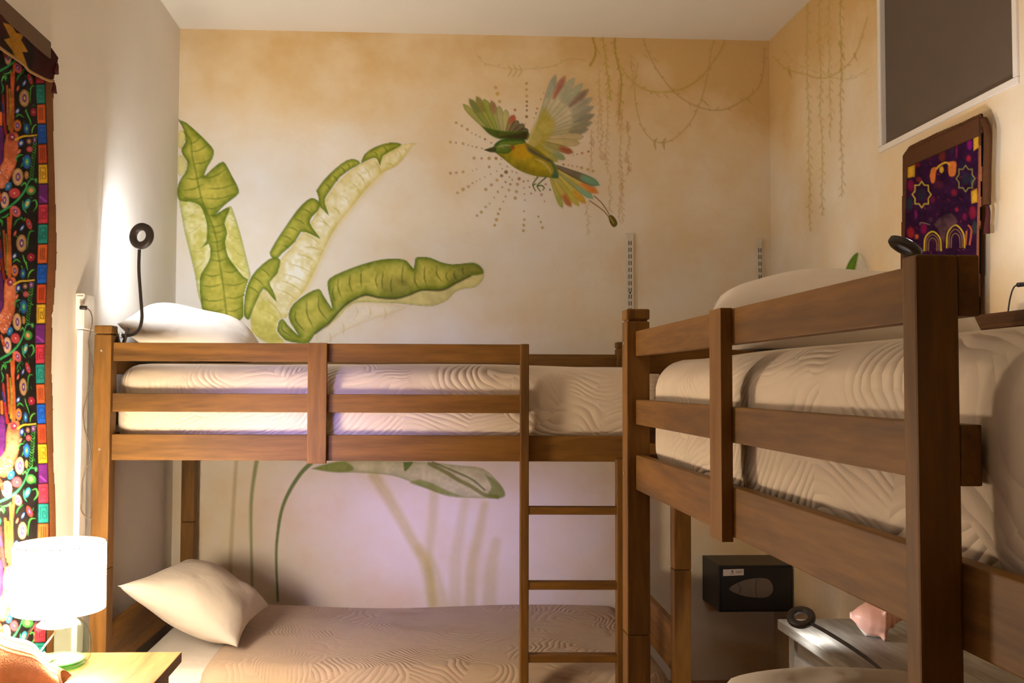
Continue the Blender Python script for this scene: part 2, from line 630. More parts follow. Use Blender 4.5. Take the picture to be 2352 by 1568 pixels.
class Canvas:
    """a sheet of paint over a patch of wall or cloth: colour and cover at every mesh vertex"""

    def __init__(s, x0, y0, x1, y1, step):
        s.x0, s.y0, s.step = x0, y0, step
        s.xs, s.ys = np.arange(x0, x1 + step, step), np.arange(y0, y1 + step, step)
        s.h, s.w = len(s.ys), len(s.xs)
        s.rgb = np.zeros((s.h, s.w, 3))
        s.a = np.zeros((s.h, s.w))
        s.n = 0.6 * vnoise(s.h, s.w, max(s.h, s.w) * step / 22, 3) + 0.4 * vnoise(s.h, s.w, max(s.h, s.w) * step / 7, 5)

    def win(s, pts, pad):
        p = np.array(pts)
        i0 = max(0, int((p[:, 1].min() - pad - s.y0) / s.step))
        i1 = min(s.h, int((p[:, 1].max() + pad - s.y0) / s.step) + 2)
        j0 = max(0, int((p[:, 0].min() - pad - s.x0) / s.step))
        j1 = min(s.w, int((p[:, 0].max() + pad - s.x0) / s.step) + 2)
        if i1 <= i0 or j1 <= j0:
            return None
        return i0, i1, j0, j1

    def put(s, wdw, cov, col):
        i0, i1, j0, j1 = wdw
        col = np.asarray(col)
        a = s.a[i0:i1, j0:j1]
        na = cov + a * (1 - cov)
        den = np.maximum(na, 1e-6)[..., None]
        s.rgb[i0:i1, j0:j1] = (col * cov[..., None] + s.rgb[i0:i1, j0:j1] * (a * (1 - cov))[..., None]) / den
        s.a[i0:i1, j0:j1] = na

    @staticmethod
    def segdist(X, Y, pts, closed=False):
        best = np.full(X.shape, 1e9)
        tt = np.zeros(X.shape)
        n = len(pts)
        m_ = n if closed else n - 1
        for k in range(m_):
            ax, ay = pts[k][:2]
            bx, by = pts[(k + 1) % n][:2]
            dx, dy = bx - ax, by - ay
            l2 = dx * dx + dy * dy + 1e-9
            t = np.clip(((X - ax) * dx + (Y - ay) * dy) / l2, 0, 1)
            d = np.hypot(X - ax - t * dx, Y - ay - t * dy)
            mk = d < best
            best[mk] = d[mk]
            tt[mk] = (k + t[mk]) / m_
        return best, tt

    def grid(s, wdw):
        i0, i1, j0, j1 = wdw
        return np.meshgrid(s.xs[j0:j1], s.ys[i0:i1])

    def poly(s, pts, col, alpha=1.0, soft=1.6, edge=None, ew=6.0, es=0.8, hi=None, hw_=0.5, mott=0.18, smooth=3, core=None, cw=10.0, cs=0.6):
        pts = [tuple(p) for p in catmull(list(pts) + [pts[0]], smooth)[:-1]] if smooth > 1 else pts
        wdw = s.win(pts, soft + 2)
        if wdw is None:
            return
        X, Y = s.grid(wdw)
        d, _ = s.segdist(X, Y, pts, True)
        ins = np.zeros(X.shape, bool)
        n = len(pts)
        for k in range(n):
            ax, ay = pts[k][:2]
            bx, by = pts[(k + 1) % n][:2]
            if abs(by - ay) < 1e-9:
                continue
            c = ((ay > Y) != (by > Y)) & (X < (bx - ax) * (Y - ay) / (by - ay) + ax)
            ins ^= c
        sd = np.where(ins, -d, d)
        cov = np.clip(0.5 - sd / soft, 0, 1) * alpha
        c = np.broadcast_to(np.array(lin(col)), X.shape + (3,)).copy()
        i0, i1, j0, j1 = wdw
        nz = s.n[i0:i1, j0:j1][..., None]
        if hi is not None:
            f = np.clip((nz - 0.35) * 2.2, 0, 1) * hw_
            c = c * (1 - f) + np.array(lin(hi)) * f
        if core is not None:
            f = ((1 - np.exp(-(d / cw) ** 1.6)) * cs)[..., None] * (0.55 + 0.9 * nz)
            c = c * (1 - np.clip(f, 0, 1)) + np.array(lin(core)) * np.clip(f, 0, 1)
        if edge is not None:
            f = (np.exp(-(d / ew) ** 1.3) * es)[..., None]
            c = c * (1 - f) + np.array(lin(edge)) * f
        c = c * (1 + mott * (nz - 0.5) * 2)
        s.put(wdw, cov, np.clip(c, 0, 1))

    def stroke(s, pts, w0, col, alpha=1.0, w1=None, soft=1.4, smooth=6, taper=False, mott=0.1):
        w1 = w0 if w1 is None else w1
        pts = [tuple(p) for p in catmull(pts, smooth)] if smooth > 1 and len(pts) > 2 else pts
        wdw = s.win(pts, max(w0, w1) + soft + 1)
        if wdw is None:
            return
        X, Y = s.grid(wdw)
        d, t = s.segdist(X, Y, pts)
        w = w0 + (w1 - w0) * t
        if taper:
            w = w * np.sin(np.pi * np.clip(t, 0.02, 0.98)) ** 0.6
        cov = np.clip(0.5 - (d - w / 2) / soft, 0, 1) * np.clip(w / 1.2, 0.0, 1) * alpha
        i0, i1, j0, j1 = wdw
        c = np.array(lin(col)) * (1 + mott * (s.n[i0:i1, j0:j1][..., None] - 0.5) * 2)
        s.put(wdw, cov, np.clip(c, 0, 1))

    def dot(s, x, y, rx, ry, ang, col, alpha=1.0, soft=1.2, edge=None):
        pts = [(x + rx * math.cos(a) * math.cos(ang) - ry * math.sin(a) * math.sin(ang), y + rx * math.cos(a) * math.sin(ang) + ry * math.sin(a) * math.cos(ang)) for a in np.linspace(0, 2 * math.pi, 14)[:-1]]
        s.poly(pts, col, alpha, soft, smooth=1, edge=edge, ew=max(1.2, min(rx, ry) * 0.4))

    def to_mesh(s, name, axis, value, mat, parent=None, wave=None, thr=0.012, flat_alpha=False):
        X, Y = np.meshgrid(s.xs, s.ys)
        W3 = on_plane(X, Y, axis, value)
        if wave is not None:
            W3 = wave(W3)
        al = s.a
        q = np.maximum.reduce([al[:-1, :-1], al[1:, :-1], al[:-1, 1:], al[1:, 1:]]) > thr
        ii, jj = np.nonzero(q)
        idx = np.arange(s.h * s.w).reshape(s.h, s.w)
        f = np.stack([idx[ii, jj], idx[ii + 1, jj], idx[ii + 1, jj + 1], idx[ii, jj + 1]], 1)
        used, inv = np.unique(f.ravel(), return_inverse=True)
        f = inv.reshape(-1, 4)
        v = W3.reshape(-1, 3)[used]
        col = np.concatenate([s.rgb.reshape(-1, 3)[used], (np.ones(len(used)) if flat_alpha else al.ravel()[used])[:, None]], 1)
        # bare vertices of an edge cell take the paint colour of their neighbours through the alpha only
        me = bpy.data.meshes.new(name)
        me.vertices.add(len(v))
        me.vertices.foreach_set('co', v.astype(np.float32).ravel())
        me.loops.add(len(f) * 4)
        me.loops.foreach_set('vertex_index', f.astype(np.int32).ravel())
        me.polygons.add(len(f))
        me.polygons.foreach_set('loop_start', np.arange(0, len(f) * 4, 4, dtype=np.int32))
        me.update(calc_edges=True)
        at = me.color_attributes.new('paint', 'FLOAT_COLOR', 'POINT')
        at.data.foreach_set('color', col.astype(np.float32).ravel())
        return mesh_obj(name, me, mat, parent, True)


def conv(ox, oy, k):
    return lambda pts: [(ox + x * k, oy + y * k) for x, y in pts]


PAINT_GAP = [0.0004]


def paint_back(cv, name, label=None, gap=None):
    PAINT_GAP[0] += 0.00015
    o = cv.to_mesh(name, 1, YB - (gap or PAINT_GAP[0]), M['mural'], wall_back)
    if label:
        o['label'] = label
    return o


C3 = conv(380, 230, 800 / 2091)
DG, MG, LG, YG = (100, 122, 26), (158, 164, 44), (202, 196, 96), (228, 216, 110)
EDGE = (82, 112, 18)

# --- upright leaf in the left corner
cv = Canvas(400, 262, 582, 758, 2.0)
cv.poly(C3([(78, 190), (110, 180), (122, 225), (95, 285), (76, 275)]), YG, 0.7, edge=(190, 180, 70), ew=3)
cv.poly(C3([(74, 335), (105, 335), (128, 380), (120, 425), (85, 455), (72, 410)]), YG, 0.7, edge=(190, 180, 70), ew=3)
cv.poly(C3([(72, 560), (90, 650), (115, 790), (150, 930), (180, 1060), (200, 1180), (250, 1270), (380, 1330), (470, 1280), (500, 1150), (512, 1060), (490, 960), (450, 800), (405, 660), (384, 640), (330, 720), (260, 640)]),
        (226, 218, 104), 0.92, edge=(150, 162, 40), ew=6, hi=(246, 238, 190), hw_=0.9)
for a in ((110, 700, 200, 660), (130, 800, 215, 740), (150, 900, 230, 900), (175, 1010, 240, 950), (430, 720, 380, 700), (455, 830, 385, 800), (478, 940, 400, 880), (495, 1030, 420, 980)):
    cv.stroke(C3([(a[0], a[1]), ((a[0] + a[2]) / 2, (a[1] + a[3]) / 2 + 12), (a[2], a[3])]), 2.6, (176, 176, 70), 0.5, taper=True)
leaf1 = [(80, 118), (125, 135), (200, 200), (255, 255), (290, 300), (282, 350), (255, 395), (232, 455), (262, 430), (300, 395), (345, 368), (372, 400), (400, 455), (430, 510), (441, 558), (400, 595), (355, 630), (300, 688), (345, 657), (387, 640), (372, 690), (355, 740), (372, 800), (358, 850), (375, 935), (420, 1000), (470, 1060), (505, 1085), (500, 1150), (475, 1230), (468, 1300), (400, 1355), (330, 1330), (232, 1278), (212, 1200), (205, 1100), (215, 1040), (250, 985), (270, 930), (260, 862), (213, 890), (245, 845), (250, 760), (235, 690), (205, 630), (150, 610), (90, 605), (70, 570), (75, 510), (100, 460), (125, 420), (130, 370), (105, 330), (95, 290), (120, 250), (110, 180)]
cv.poly(C3(leaf1), MG, 1, edge=EDGE, ew=9, hi=LG, hw_=0.5, smooth=2, core=(208, 196, 84), cw=13, cs=0.8)
cv.stroke(C3([(110, 190), (150, 240), (160, 330), (180, 420), (200, 520), (225, 620), (270, 720), (305, 830), (320, 940), (345, 1100), (360, 1230), (375, 1345)]), 4.5, DG, 0.55, w1=5)
for k, (xa, ya, xb, yb) in enumerate([(140, 260, 215, 215), (150, 310, 262, 260), (165, 380, 282, 345), (120, 470, 240, 450), (95, 540, 235, 500), (110, 585, 230, 580), (240, 470, 372, 405), (245, 530, 420, 500), (235, 590, 425, 560), (240, 650, 350, 620), (260, 690, 330, 665), (255, 750, 352, 740), (268, 790, 368, 770), (270, 850, 360, 825), (268, 905, 368, 880), (262, 955, 385, 945), (225, 1040, 335, 1045), (345, 1025, 440, 1015), (350, 1105, 495, 1085), (212, 1110, 345, 1100), (212, 1190, 350, 1195), (360, 1185, 490, 1160), (225, 1255, 360, 1255), (370, 1265, 465, 1235), (260, 1310, 370, 1310)]):
    cv.stroke(C3([(xa, ya), ((xa + xb) / 2, (ya + yb) / 2 + 14), (xb, yb)]), 4.0, DG, 0.62, taper=True)
cv.stroke(C3([(80, 118), (100, 150), (112, 180)]), 4, (92, 90, 70), 0.7, w1=1)
paint_back(cv, 'painted_leaf', 'painted upright torn banana leaf in the left corner')

# --- long leaf leaning right
cv = Canvas(555, 320, 964, 792, 2.0)
pale2 = [(520, 1390), (512, 1310), (540, 1200), (600, 1130), (640, 1060), (690, 960), (760, 880), (820, 800), (870, 740), (930, 640), (1000, 540), (1080, 450), (1180, 380), (1280, 340), (1380, 290), (1440, 265), (1508, 258), (1480, 275), (1445, 330), (1390, 392), (1300, 440), (1200, 540), (1120, 640), (1040, 740), (980, 840), (930, 950), (880, 1060), (830, 1150), (780, 1210), (740, 1290), (700, 1330), (706, 1455), (620, 1458), (560, 1425)]
cv.poly(C3(pale2), (240, 228, 160), 0.88, edge=(218, 194, 58), ew=8, hi=(250, 246, 230), hw_=1.0)
cv.poly(C3([(520, 1390), (514, 1310), (545, 1220), (600, 1190), (660, 1250), (700, 1340), (706, 1450), (620, 1455), (560, 1425)]), (214, 204, 70), 0.75, soft=16, mott=0.3)
cv.stroke(C3([(1300, 440), (1200, 540), (1120, 640), (1040, 740), (980, 840), (930, 950), (880, 1060), (830, 1150)]), 16, (224, 204, 110), 0.45, soft=12)
for (xa, ya, xb, yb) in [(1140, 430, 1200, 505), (1190, 400, 1230, 470), (1250, 360, 1290, 440), (1320, 380, 1370, 400), (1120, 500, 1165, 560), (1060, 570, 1110, 630), (1000, 640, 1050, 690), (920, 720, 990, 770), (930, 700, 960, 760), (830, 800, 930, 870), (820, 880, 930, 900), (780, 920, 905, 970), (740, 980, 880, 1040), (700, 1040, 850, 1100), (690, 1080, 820, 1150), (660, 1130, 790, 1200), (600, 1190, 700, 1300), (590, 1260, 690, 1330), (1390, 300, 1410, 350), (1430, 290, 1440, 320)]:
    cv.stroke(C3([(xa, ya), ((xa + xb) / 2 + 8, (ya + yb) / 2 - 6), (xb, yb)]), 3.0, (206, 188, 80), 0.65, taper=True)
d2 = [[(470, 1290), (475, 1180), (500, 1090), (545, 1020), (620, 955), (660, 945), (690, 960), (672, 1040), (625, 1092), (645, 1140), (669, 1212), (630, 1170), (590, 1132), (550, 1200), (520, 1270), (505, 1315), (485, 1312)],
      [(625, 915), (660, 850), (720, 760), (790, 660), (850, 600), (890, 588), (930, 620), (915, 665), (880, 700), (868, 740), (900, 790), (931, 833), (870, 803), (815, 790), (780, 850), (700, 920), (670, 950), (638, 945)],
      [(905, 543), (950, 480), (1020, 410), (1090, 360), (1140, 355), (1170, 380), (1120, 410), (1050, 460), (990, 540), (955, 600), (968, 650), (981, 692), (950, 660), (925, 635), (918, 580)],
      [(1172, 382), (1195, 325), (1260, 280), (1350, 254), (1420, 264), (1380, 292), (1305, 335), (1290, 393), (1275, 360), (1255, 345), (1210, 362)]]
for d in d2:
    cv.poly(C3(d), MG, 1, edge=EDGE, ew=7, hi=LG, hw_=0.45, smooth=2, core=(208, 198, 88), cw=9, cs=0.75)
for (xa, ya, xb, yb) in [(500, 1120, 560, 1160), (520, 1060, 590, 1110), (570, 1010, 630, 1060), (690, 810, 760, 840), (730, 760, 800, 790), (770, 710, 840, 750), (820, 650, 880, 690), (700, 870, 740, 890), (960, 500, 990, 540), (1000, 450, 1035, 490), (1050, 400, 1080, 440), (1090, 380, 1110, 415), (1250, 310, 1275, 340), (1310, 280, 1330, 315)]:
    cv.stroke(C3([(xa, ya), ((xa + xb) / 2 + 3, (ya + yb) / 2 - 5), (xb, yb)]), 3.4, DG, 0.7, taper=True)
paint_back(cv, 'painted_leaf', 'painted long leaning banana leaf with pale underside')

# --- arching leaf to the right
cv = Canvas(632, 585, 1118, 794, 2.0)
cv.poly(C3([(905, 1445), (910, 1405), (990, 1340), (1090, 1245), (1150, 1215), (1280, 1215), (1440, 1240), (1350, 1280), (1250, 1310), (1150, 1350), (1050, 1395), (960, 1455)]), (246, 236, 214), 0.5, edge=(226, 204, 130), ew=5, es=0.9)
for x, y in ((1140, 1230), (1220, 1230), (1310, 1235), (1060, 1330), (980, 1390)):
    cv.stroke(C3([(x, y), (x + 12, y + 40), (x + 2, y + 78)]), 3, (222, 200, 130), 0.7, taper=True)
cv.poly(C3([(1910, 1040), (1905, 1075), (1860, 1120), (1800, 1130), (1740, 1150), (1690, 1200), (1600, 1235), (1500, 1230), (1400, 1220), (1280, 1215), (1150, 1215), (1090, 1245), (1050, 1290), (960, 1370), (1050, 1250), (1110, 1200), (1200, 1160), (1380, 1180), (1540, 1130), (1660, 1130), (1740, 1090), (1830, 1045)]), (224, 212, 140), 0.95, edge=(160, 160, 60), ew=3, es=0.7)
leaf3 = [(670, 1385), (680, 1330), (705, 1312), (735, 1350), (800, 1412), (750, 1335), (740, 1280), (770, 1220), (850, 1160), (920, 1132), (945, 1165), (1000, 1250), (985, 1180), (972, 1110), (985, 1070), (1060, 1030), (1180, 985), (1300, 955), (1400, 952), (1450, 965), (1490, 1010), (1500, 950), (1530, 940), (1590, 945), (1650, 970), (1720, 985), (1800, 978), (1850, 975), (1890, 995), (1911, 1040), (1830, 1055), (1740, 1100), (1660, 1140), (1540, 1140), (1460, 1170), (1380, 1190), (1280, 1185), (1200, 1170), (1110, 1210), (1050, 1260), (980, 1340), (900, 1400), (860, 1458), (800, 1458), (720, 1440)]
cv.poly(C3(leaf3), MG, 1, edge=EDGE, ew=10, hi=(196, 192, 110), hw_=0.5, smooth=2, core=(210, 200, 92), cw=13, cs=0.8)
cv.stroke(C3([(1830, 1055), (1740, 1100), (1660, 1140), (1540, 1140), (1460, 1170), (1380, 1190), (1280, 1185), (1200, 1170), (1110, 1210), (1050, 1260), (980, 1340), (900, 1400)]), 5, (72, 70, 34), 0.75)
cv.poly(C3([(1750, 1000), (1850, 985), (1895, 1005), (1900, 1035), (1820, 1050), (1700, 1100)]), (96, 96, 40), 0.5, soft=14)
cv.poly(C3([(1280, 1080), (1400, 1060), (1480, 1100), (1460, 1160), (1380, 1180), (1300, 1150)]), (88, 92, 40), 0.45, soft=16)
for (x, y, dx, dy) in [(1040, 1060, 20, 130), (1110, 1040, 14, 120), (1180, 1010, 0, 120), (1270, 1040, 6, 90), (1360, 1060, 4, 110), (1430, 980, -6, 140), (1500, 1030, 20, 100), (1560, 990, 10, 130), (1630, 990, 30, 100), (1690, 1030, 10, 60), (1740, 1020, 6, 60), (1790, 1000, 4, 50), (850, 1190, 40, 180), (920, 1180, 60, 150), (780, 1260, 60, 130), (700, 1340, 60, 80), (1010, 1110, 10, 100), (1310, 1020, -6, 120)]:
    cv.stroke(C3([(x, y), (x + dx * 0.2 - 8, y + dy * 0.5), (x + dx, y + dy)]), 3.6, (66, 84, 16), 0.6, taper=True)
paint_back(cv, 'painted_leaf', 'painted arching banana leaf with rounded drooping tip')

# --- the bird
C4 = conv(980, 120, 500 / 1782)
cv = Canvas(1060, 165, 1425, 530, 1.5)


def feather(p0, p1, w, col, tip=None, a=1.0):
    (x0, y0), (x1, y1) = C4([p0, p1])
    dx, dy = x1 - x0, y1 - y0
    n = math.hypot(dx, dy)
    nx, ny = -dy / n, dx / n
    pts = []
    for t, k in ((0, 0.35), (0.3, 0.7), (0.65, 1.0), (0.88, 0.85), (1.0, 0.15)):
        pts.append((x0 + dx * t + nx * w * k, y0 + dy * t + ny * w * k))
    for t, k in ((1.0, 0.15), (0.88, 0.85), (0.65, 1.0), (0.3, 0.7), (0, 0.35)):
        pts.append((x0 + dx * t - nx * w * k, y0 + dy * t - ny * w * k))
    ed = tuple(int(v * 0.70) for v in col)
    col = tuple(min(255, int(v * 1.08 + 8)) for v in col)
    cv.poly(pts, col, a * 0.93, 1.5, edge=ed, ew=1.4, es=0.7, mott=0.15)
    if tip:
        q = [(x0 + dx * t + nx * w * k, y0 + dy * t + ny * w * k) for t, k in ((0.6, 0.5), (0.8, 0.85), (0.92, 0.7), (1.0, 0.1))] + [(x0 + dx * t - nx * w * k, y0 + dy * t - ny * w * k) for t, k in ((1.0, 0.1), (0.92, 0.7), (0.8, 0.85), (0.6, 0.5))]
        cv.poly(q, tuple(min(255, int(v * 1.1 + 6)) for v in tip), 0.75, 9)


# tail
for p0, p1, w, c, t in [((1010, 1020), (1110, 1270), 6, (176, 166, 60), (150, 160, 80)), ((1030, 1030), (1180, 1260), 8, (186, 168, 66), (176, 62, 50)), ((1050, 1010), (1245, 1255), 7, (176, 168, 60), (186, 172, 70)), ((1060, 990), (1300, 1235), 8, (190, 176, 70), (196, 140, 30)), ((1070, 970), (1360, 1195), 8, (150, 160, 96), (120, 168, 140)), ((1060, 950), (1400, 1150), 9, (196, 176, 80), (204, 98, 40)), ((1050, 930), (1410, 1085), 10, (104, 92, 70), (104, 160, 128))]:
    feather(p0, p1, w, c, t)
cv.stroke(C4([(1335, 1215), (1400, 1260), (1450, 1300), (1485, 1340)]), 2.4, (140, 110, 44))
cv.stroke(C4([(1370, 1175), (1430, 1230), (1470, 1285), (1495, 1330)]), 2.4, (132, 112, 40))
cv.poly(C4([(1485, 1345), (1510, 1330), (1545, 1360), (1562, 1405), (1535, 1432), (1505, 1405)]), (120, 104, 30), 1, edge=(78, 66, 16), ew=3)
cv.stroke(C4([(1500, 1350), (1530, 1400)]), 2, (190, 170, 90), smooth=1)
# left wing
for p0, p1, w, c, t in [((520, 660), (300, 425), 7, (146, 146, 66), None), ((540, 650), (352, 385), 8, (120, 134, 40), (110, 110, 60)), ((560, 650), (410, 365), 8, (150, 146, 60), (130, 112, 60)), ((580, 650), (470, 385), 9, (136, 148, 50), None), ((600, 650), (530, 400), 8, (150, 152, 80), (150, 96, 76)), ((620, 660), (590, 440), 8, (166, 158, 100), None), ((640, 660), (650, 470), 8, (172, 168, 100), None), ((650, 665), (715, 515), 8, (140, 116, 70), (178, 66, 50)), ((670, 670), (750, 560), 8, (104, 90, 56), None), ((690, 680), (800, 590), 8, (96, 84, 52), None), ((700, 690), (832, 635), 9, (84, 74, 44), None)]:
    feather(p0, p1, w, c, t)
cv.poly(C4([(445, 600), (520, 625), (600, 640), (700, 650), (830, 650), (825, 715), (720, 712), (600, 712), (510, 670)]), (92, 92, 36), 1, 4, edge=(70, 110, 20), ew=6, mott=0.3)
cv.poly(C4([(600, 690), (700, 670), (828, 655), (822, 715), (700, 712)]), (62, 52, 26), 0.85, 6)
# right wing
for p0, p1, w, c, t in [((900, 640), (1055, 190), 8, (176, 172, 138), (140, 148, 130)), ((910, 640), (1130, 200), 9, (186, 176, 140), (150, 60, 50)), ((920, 640), (1205, 215), 10, (190, 180, 146), (160, 160, 136)), ((930, 640), (1270, 262), 10, (186, 178, 140), (150, 156, 130)), ((940, 650), (1320, 308), 9, (186, 176, 146), (110, 76, 66)), ((945, 650), (1352, 375), 9, (196, 184, 150), (134, 130, 116)), ((950, 660), (1362, 445), 9, (190, 180, 148), (126, 124, 110)), ((950, 670), (1368, 512), 9, (182, 172, 138), (110, 112, 100)), ((950, 680), (1350, 575), 9, (178, 168, 130), (120, 118, 100)), ((950, 690), (1318, 630), 9, (172, 160, 118), (110, 110, 94)), ((950, 700), (1282, 690), 9, (190, 172, 126), None), ((940, 720), (1250, 745), 9, (186, 170, 110), (178, 164, 120)), ((930, 730), (1195, 820), 8, (150, 140, 70), (150, 40, 44)), ((910, 750), (1130, 875), 8, (160, 158, 80), (126, 146, 116)), ((890, 770), (1070, 890), 8, (170, 158, 60), (140, 150, 90))]:
    feather(p0, p1, w, c, t)
cv.poly(C4([(815, 745), (860, 640), (910, 540), (960, 450), (1010, 520), (1050, 560), (1040, 640), (1000, 700), (960, 760), (1000, 840), (1060, 890), (960, 850), (880, 800)]), (190, 174, 56), 0.85, 12, hi=(202, 188, 90), hw_=0.6)
# body
cv.poly(C4([(560, 820), (620, 760), (700, 735), (800, 735), (900, 790), (980, 850), (1040, 900), (1075, 960), (1075, 1030), (990, 1025), (900, 1015), (800, 985), (720, 945), (650, 890)]), (178, 160, 34), 1, 2, edge=(120, 122, 24), ew=7, hi=(196, 170, 40), hw_=0.6, mott=0.25)
cv.poly(C4([(720, 760), (790, 745), (830, 800), (860, 860), (780, 870), (700, 840)]), (206, 160, 24), 0.8, 12)
cv.poly(C4([(810, 750), (880, 800), (960, 850), (1030, 890), (1000, 900), (900, 850), (830, 810)]), (84, 78, 66), 0.85, 6)
cv.poly(C4([(1010, 890), (1045, 920), (1075, 1000), (1070, 1030), (1020, 1020), (1040, 970)]), (40, 108, 90), 0.85, 5)
cv.stroke(C4([(880, 870), (950, 900), (1000, 950), (1020, 1000)]), 5, (214, 196, 120), 0.7, taper=True)
cv.poly(C4([(740, 910), (800, 930), (900, 960), (960, 1000), (860, 1000), (770, 960)]), (130, 110, 24), 0.5, 12)
# head
cv.poly(C4([(470, 798), (540, 775), (575, 740), (620, 715), (700, 708), (790, 715), (810, 740), (720, 760), (700, 800), (660, 830), (600, 826), (540, 818)]), (112, 134, 40), 1, 2, edge=(60, 96, 30), ew=5, hi=(160, 176, 90), hw_=0.5)
cv.poly(C4([(470, 798), (540, 776), (572, 790), (560, 812), (520, 818)]), (84, 84, 44), 1, 1.5, edge=(54, 60, 24), ew=2)
cv.stroke(C4([(475, 800), (530, 801), (570, 800)]), 1.6, (38, 44, 20))
cv.stroke(C4([(570, 780), (610, 765), (660, 760), (700, 770)]), 4, (180, 190, 120), 0.6, taper=True)
cv.stroke(C4([(560, 760), (600, 728), (680, 716), (790, 722)]), 5, (54, 92, 28), 0.8)
cv.dot(*C4([(632, 775)])[0], 4.2, 3.6, 0, (196, 200, 150), 1, edge=(70, 90, 40))
cv.dot(*C4([(634, 776)])[0], 1.8, 1.8, 0, (60, 76, 40))
cv.poly(C4([(680, 765), (720, 770), (715, 800), (690, 790)]), (178, 84, 30), 0.85, 4)
# legs
for q in ([(910, 1020), (880, 1060), (870, 1090), (890, 1135)], [(975, 1025), (930, 1065), (905, 1095), (930, 1138)], [(905, 1095), (940, 1090), (962, 1110), (950, 1128)], [(870, 1090), (895, 1075)]):
    cv.stroke(C4(q), 3.4, (84, 110, 30), 1, w1=2.2)
paint_back(cv, 'painted_bird', 'painted green and yellow bird with spread wings and racket tail')

# --- halo of dots around the bird
cv = Canvas(1025, 185, 1375, 545, 1.5)
OC, GO, RU, PK, BR = (216, 172, 84), (222, 172, 50), (196, 112, 62), (220, 158, 122), (142, 92, 50)
dots = [(565, 288, 13, OC), (580, 340, 14, GO), (597, 402, 13, OC), (818, 255, 11, OC), (818, 305, 10, OC), (820, 358, 11, OC), (820, 403, 9, BR), (820, 438, 9, BR), (820, 475, 9, BR), (818, 527, 12, BR), (805, 585, 6, BR), (723, 472, 11, (216, 110, 70)), (735, 535, 9, BR), (965, 335, 8, PK), (935, 385, 8, PK), (905, 460, 8, RU), (897, 500, 8, BR), (884, 540, 8, BR), (866, 598, 7, BR),
        (242, 577, 11, OC), (288, 602, 10, OC), (333, 631, 12, (222, 160, 70)), (370, 660, 6, OC), (402, 675, 7, OC), (436, 692, 7, OC), (478, 711, 9, BR), (528, 741, 6, BR), (195, 735, 11, OC), (240, 740, 9, PK), (298, 747, 11, OC), (340, 760, 6, OC), (374, 769, 6, OC), (408, 776, 9, OC), (452, 786, 6, BR),
        (388, 866, 12, OC), (450, 868, 10, PK), (511, 868, 13, OC), (568, 868, 13, (190, 136, 50)), (615, 870, 9, RU), (195, 990, 12, PK), (243, 985, 11, PK), (298, 979, 11, OC), (375, 970, 5, PK), (410, 958, 5, PK), (512, 938, 10, RU), (602, 916, 6, RU), (573, 972, 5, RU), (524, 997, 6, PK), (476, 1022, 5, PK), (436, 1040, 5, PK), (408, 1055, 5, PK), (376, 1070, 8, OC), (342, 1099, 11, PK), (297, 1122, 14, OC), (252, 1150, 10, PK),
        (650, 980, 15, BR), (614, 1010, 13, RU), (575, 1046, 12, OC), (530, 1085, 12, PK), (484, 1122, 13, OC), (660, 935, 6, RU), (619, 953, 5, RU), (700, 975, 6, RU), (735, 985, 6, RU), (678, 1022, 6, RU), (646, 1062, 8, RU), (618, 1104, 8, OC), (583, 1142, 9, OC), (553, 1190, 6, OC), (515, 1238, 7, OC), (484, 1266, 10, OC), (448, 1308, 12, OC), (412, 1336, 10, PK),
        (757, 1035, 13, RU), (700, 1043, 6, RU), (685, 1080, 9, RU), (673, 1128, 10, OC), (646, 1180, 8, OC), (628, 1222, 7, OC), (600, 1283, 9, OC), (585, 1322, 10, GO), (571, 1370, 13, GO), (557, 1415, 11, GO), (743, 1080, 12, PK), (735, 1140, 12, OC), (725, 1193, 13, OC), (794, 1057, 7, RU), (830, 1052, 6, BR), (842, 1103, 7, RU), (798, 1110, 6, PK), (800, 1160, 6, PK), (803, 1210, 6, PK), (797, 1300, 7, OC), (800, 1370, 10, OC), (795, 1415, 11, OC), (792, 1460, 11, OC), (855, 1155, 8, OC), (880, 1025, 8, PK), (940, 1165, 12, PK), (975, 1080, 8, RU), (1010, 1125, 8, BR), (965, 1220, 6, PK), (915, 1345, 8, OC), (935, 1390, 9, OC), (948, 1435, 11, OC),
        (1063, 910, 6, RU), (1120, 918, 9, RU), (1160, 925, 6, OC), (1193, 930, 7, PK), (1230, 935, 7, PK), (1268, 945, 12, (222, 160, 70)), (1320, 960, 12, GO), (1362, 972, 12, OC), (1198, 840, 7, BR), (1232, 835, 6, RU), (1272, 825, 10, (216, 120, 80)), (1325, 812, 9, RU)]
for x, y, r, c in dots:
    (px_, py_), = C4([(x, y)])
    cv.dot(px_, py_, max(1.3, r * 0.29), max(1.3, r * 0.29), 0, c, 0.85, 1.6, edge=tuple(int(v * 0.8) for v in c))
paint_back(cv, 'painted_dots', 'painted ochre dots radiating around the bird', 0.0004)

# --- hanging vines on the back wall
C5 = conv(1000, 60, 800 / 2352)
cv = Canvas(1060, 74, 1764, 545, 2.0)
VN, VD, VP = (198, 168, 62), (180, 148, 38), (200, 148, 96)


def vine(pts, w, col, leaves=0, ls=9, a=0.6, side=0.7):
    q = catmull(pts, 10)
    cv.stroke(pts, w, col, a, smooth=8)
    n = len(q)
    for k in range(leaves):
        i = min(n - 2, int((k + 0.6 * random.random()) / max(1, leaves) * (n - 1)))
        x, y = q[i]
        dx, dy = q[i + 1] - q[i]
        an = math.atan2(dy, dx) + (1 if k % 2 else -1) * (side + random.uniform(-0.25, 0.25))
        l = ls * random.uniform(0.7, 1.3)
        cv.stroke([(x, y), (x + l * 0.55 * math.cos(an - 0.15), y + l * 0.55 * math.sin(an - 0.15)), (x + l * math.cos(an), y + l * math.sin(an))], 3.4, col, a * random.uniform(0.7, 1.1), taper=True, smooth=3)


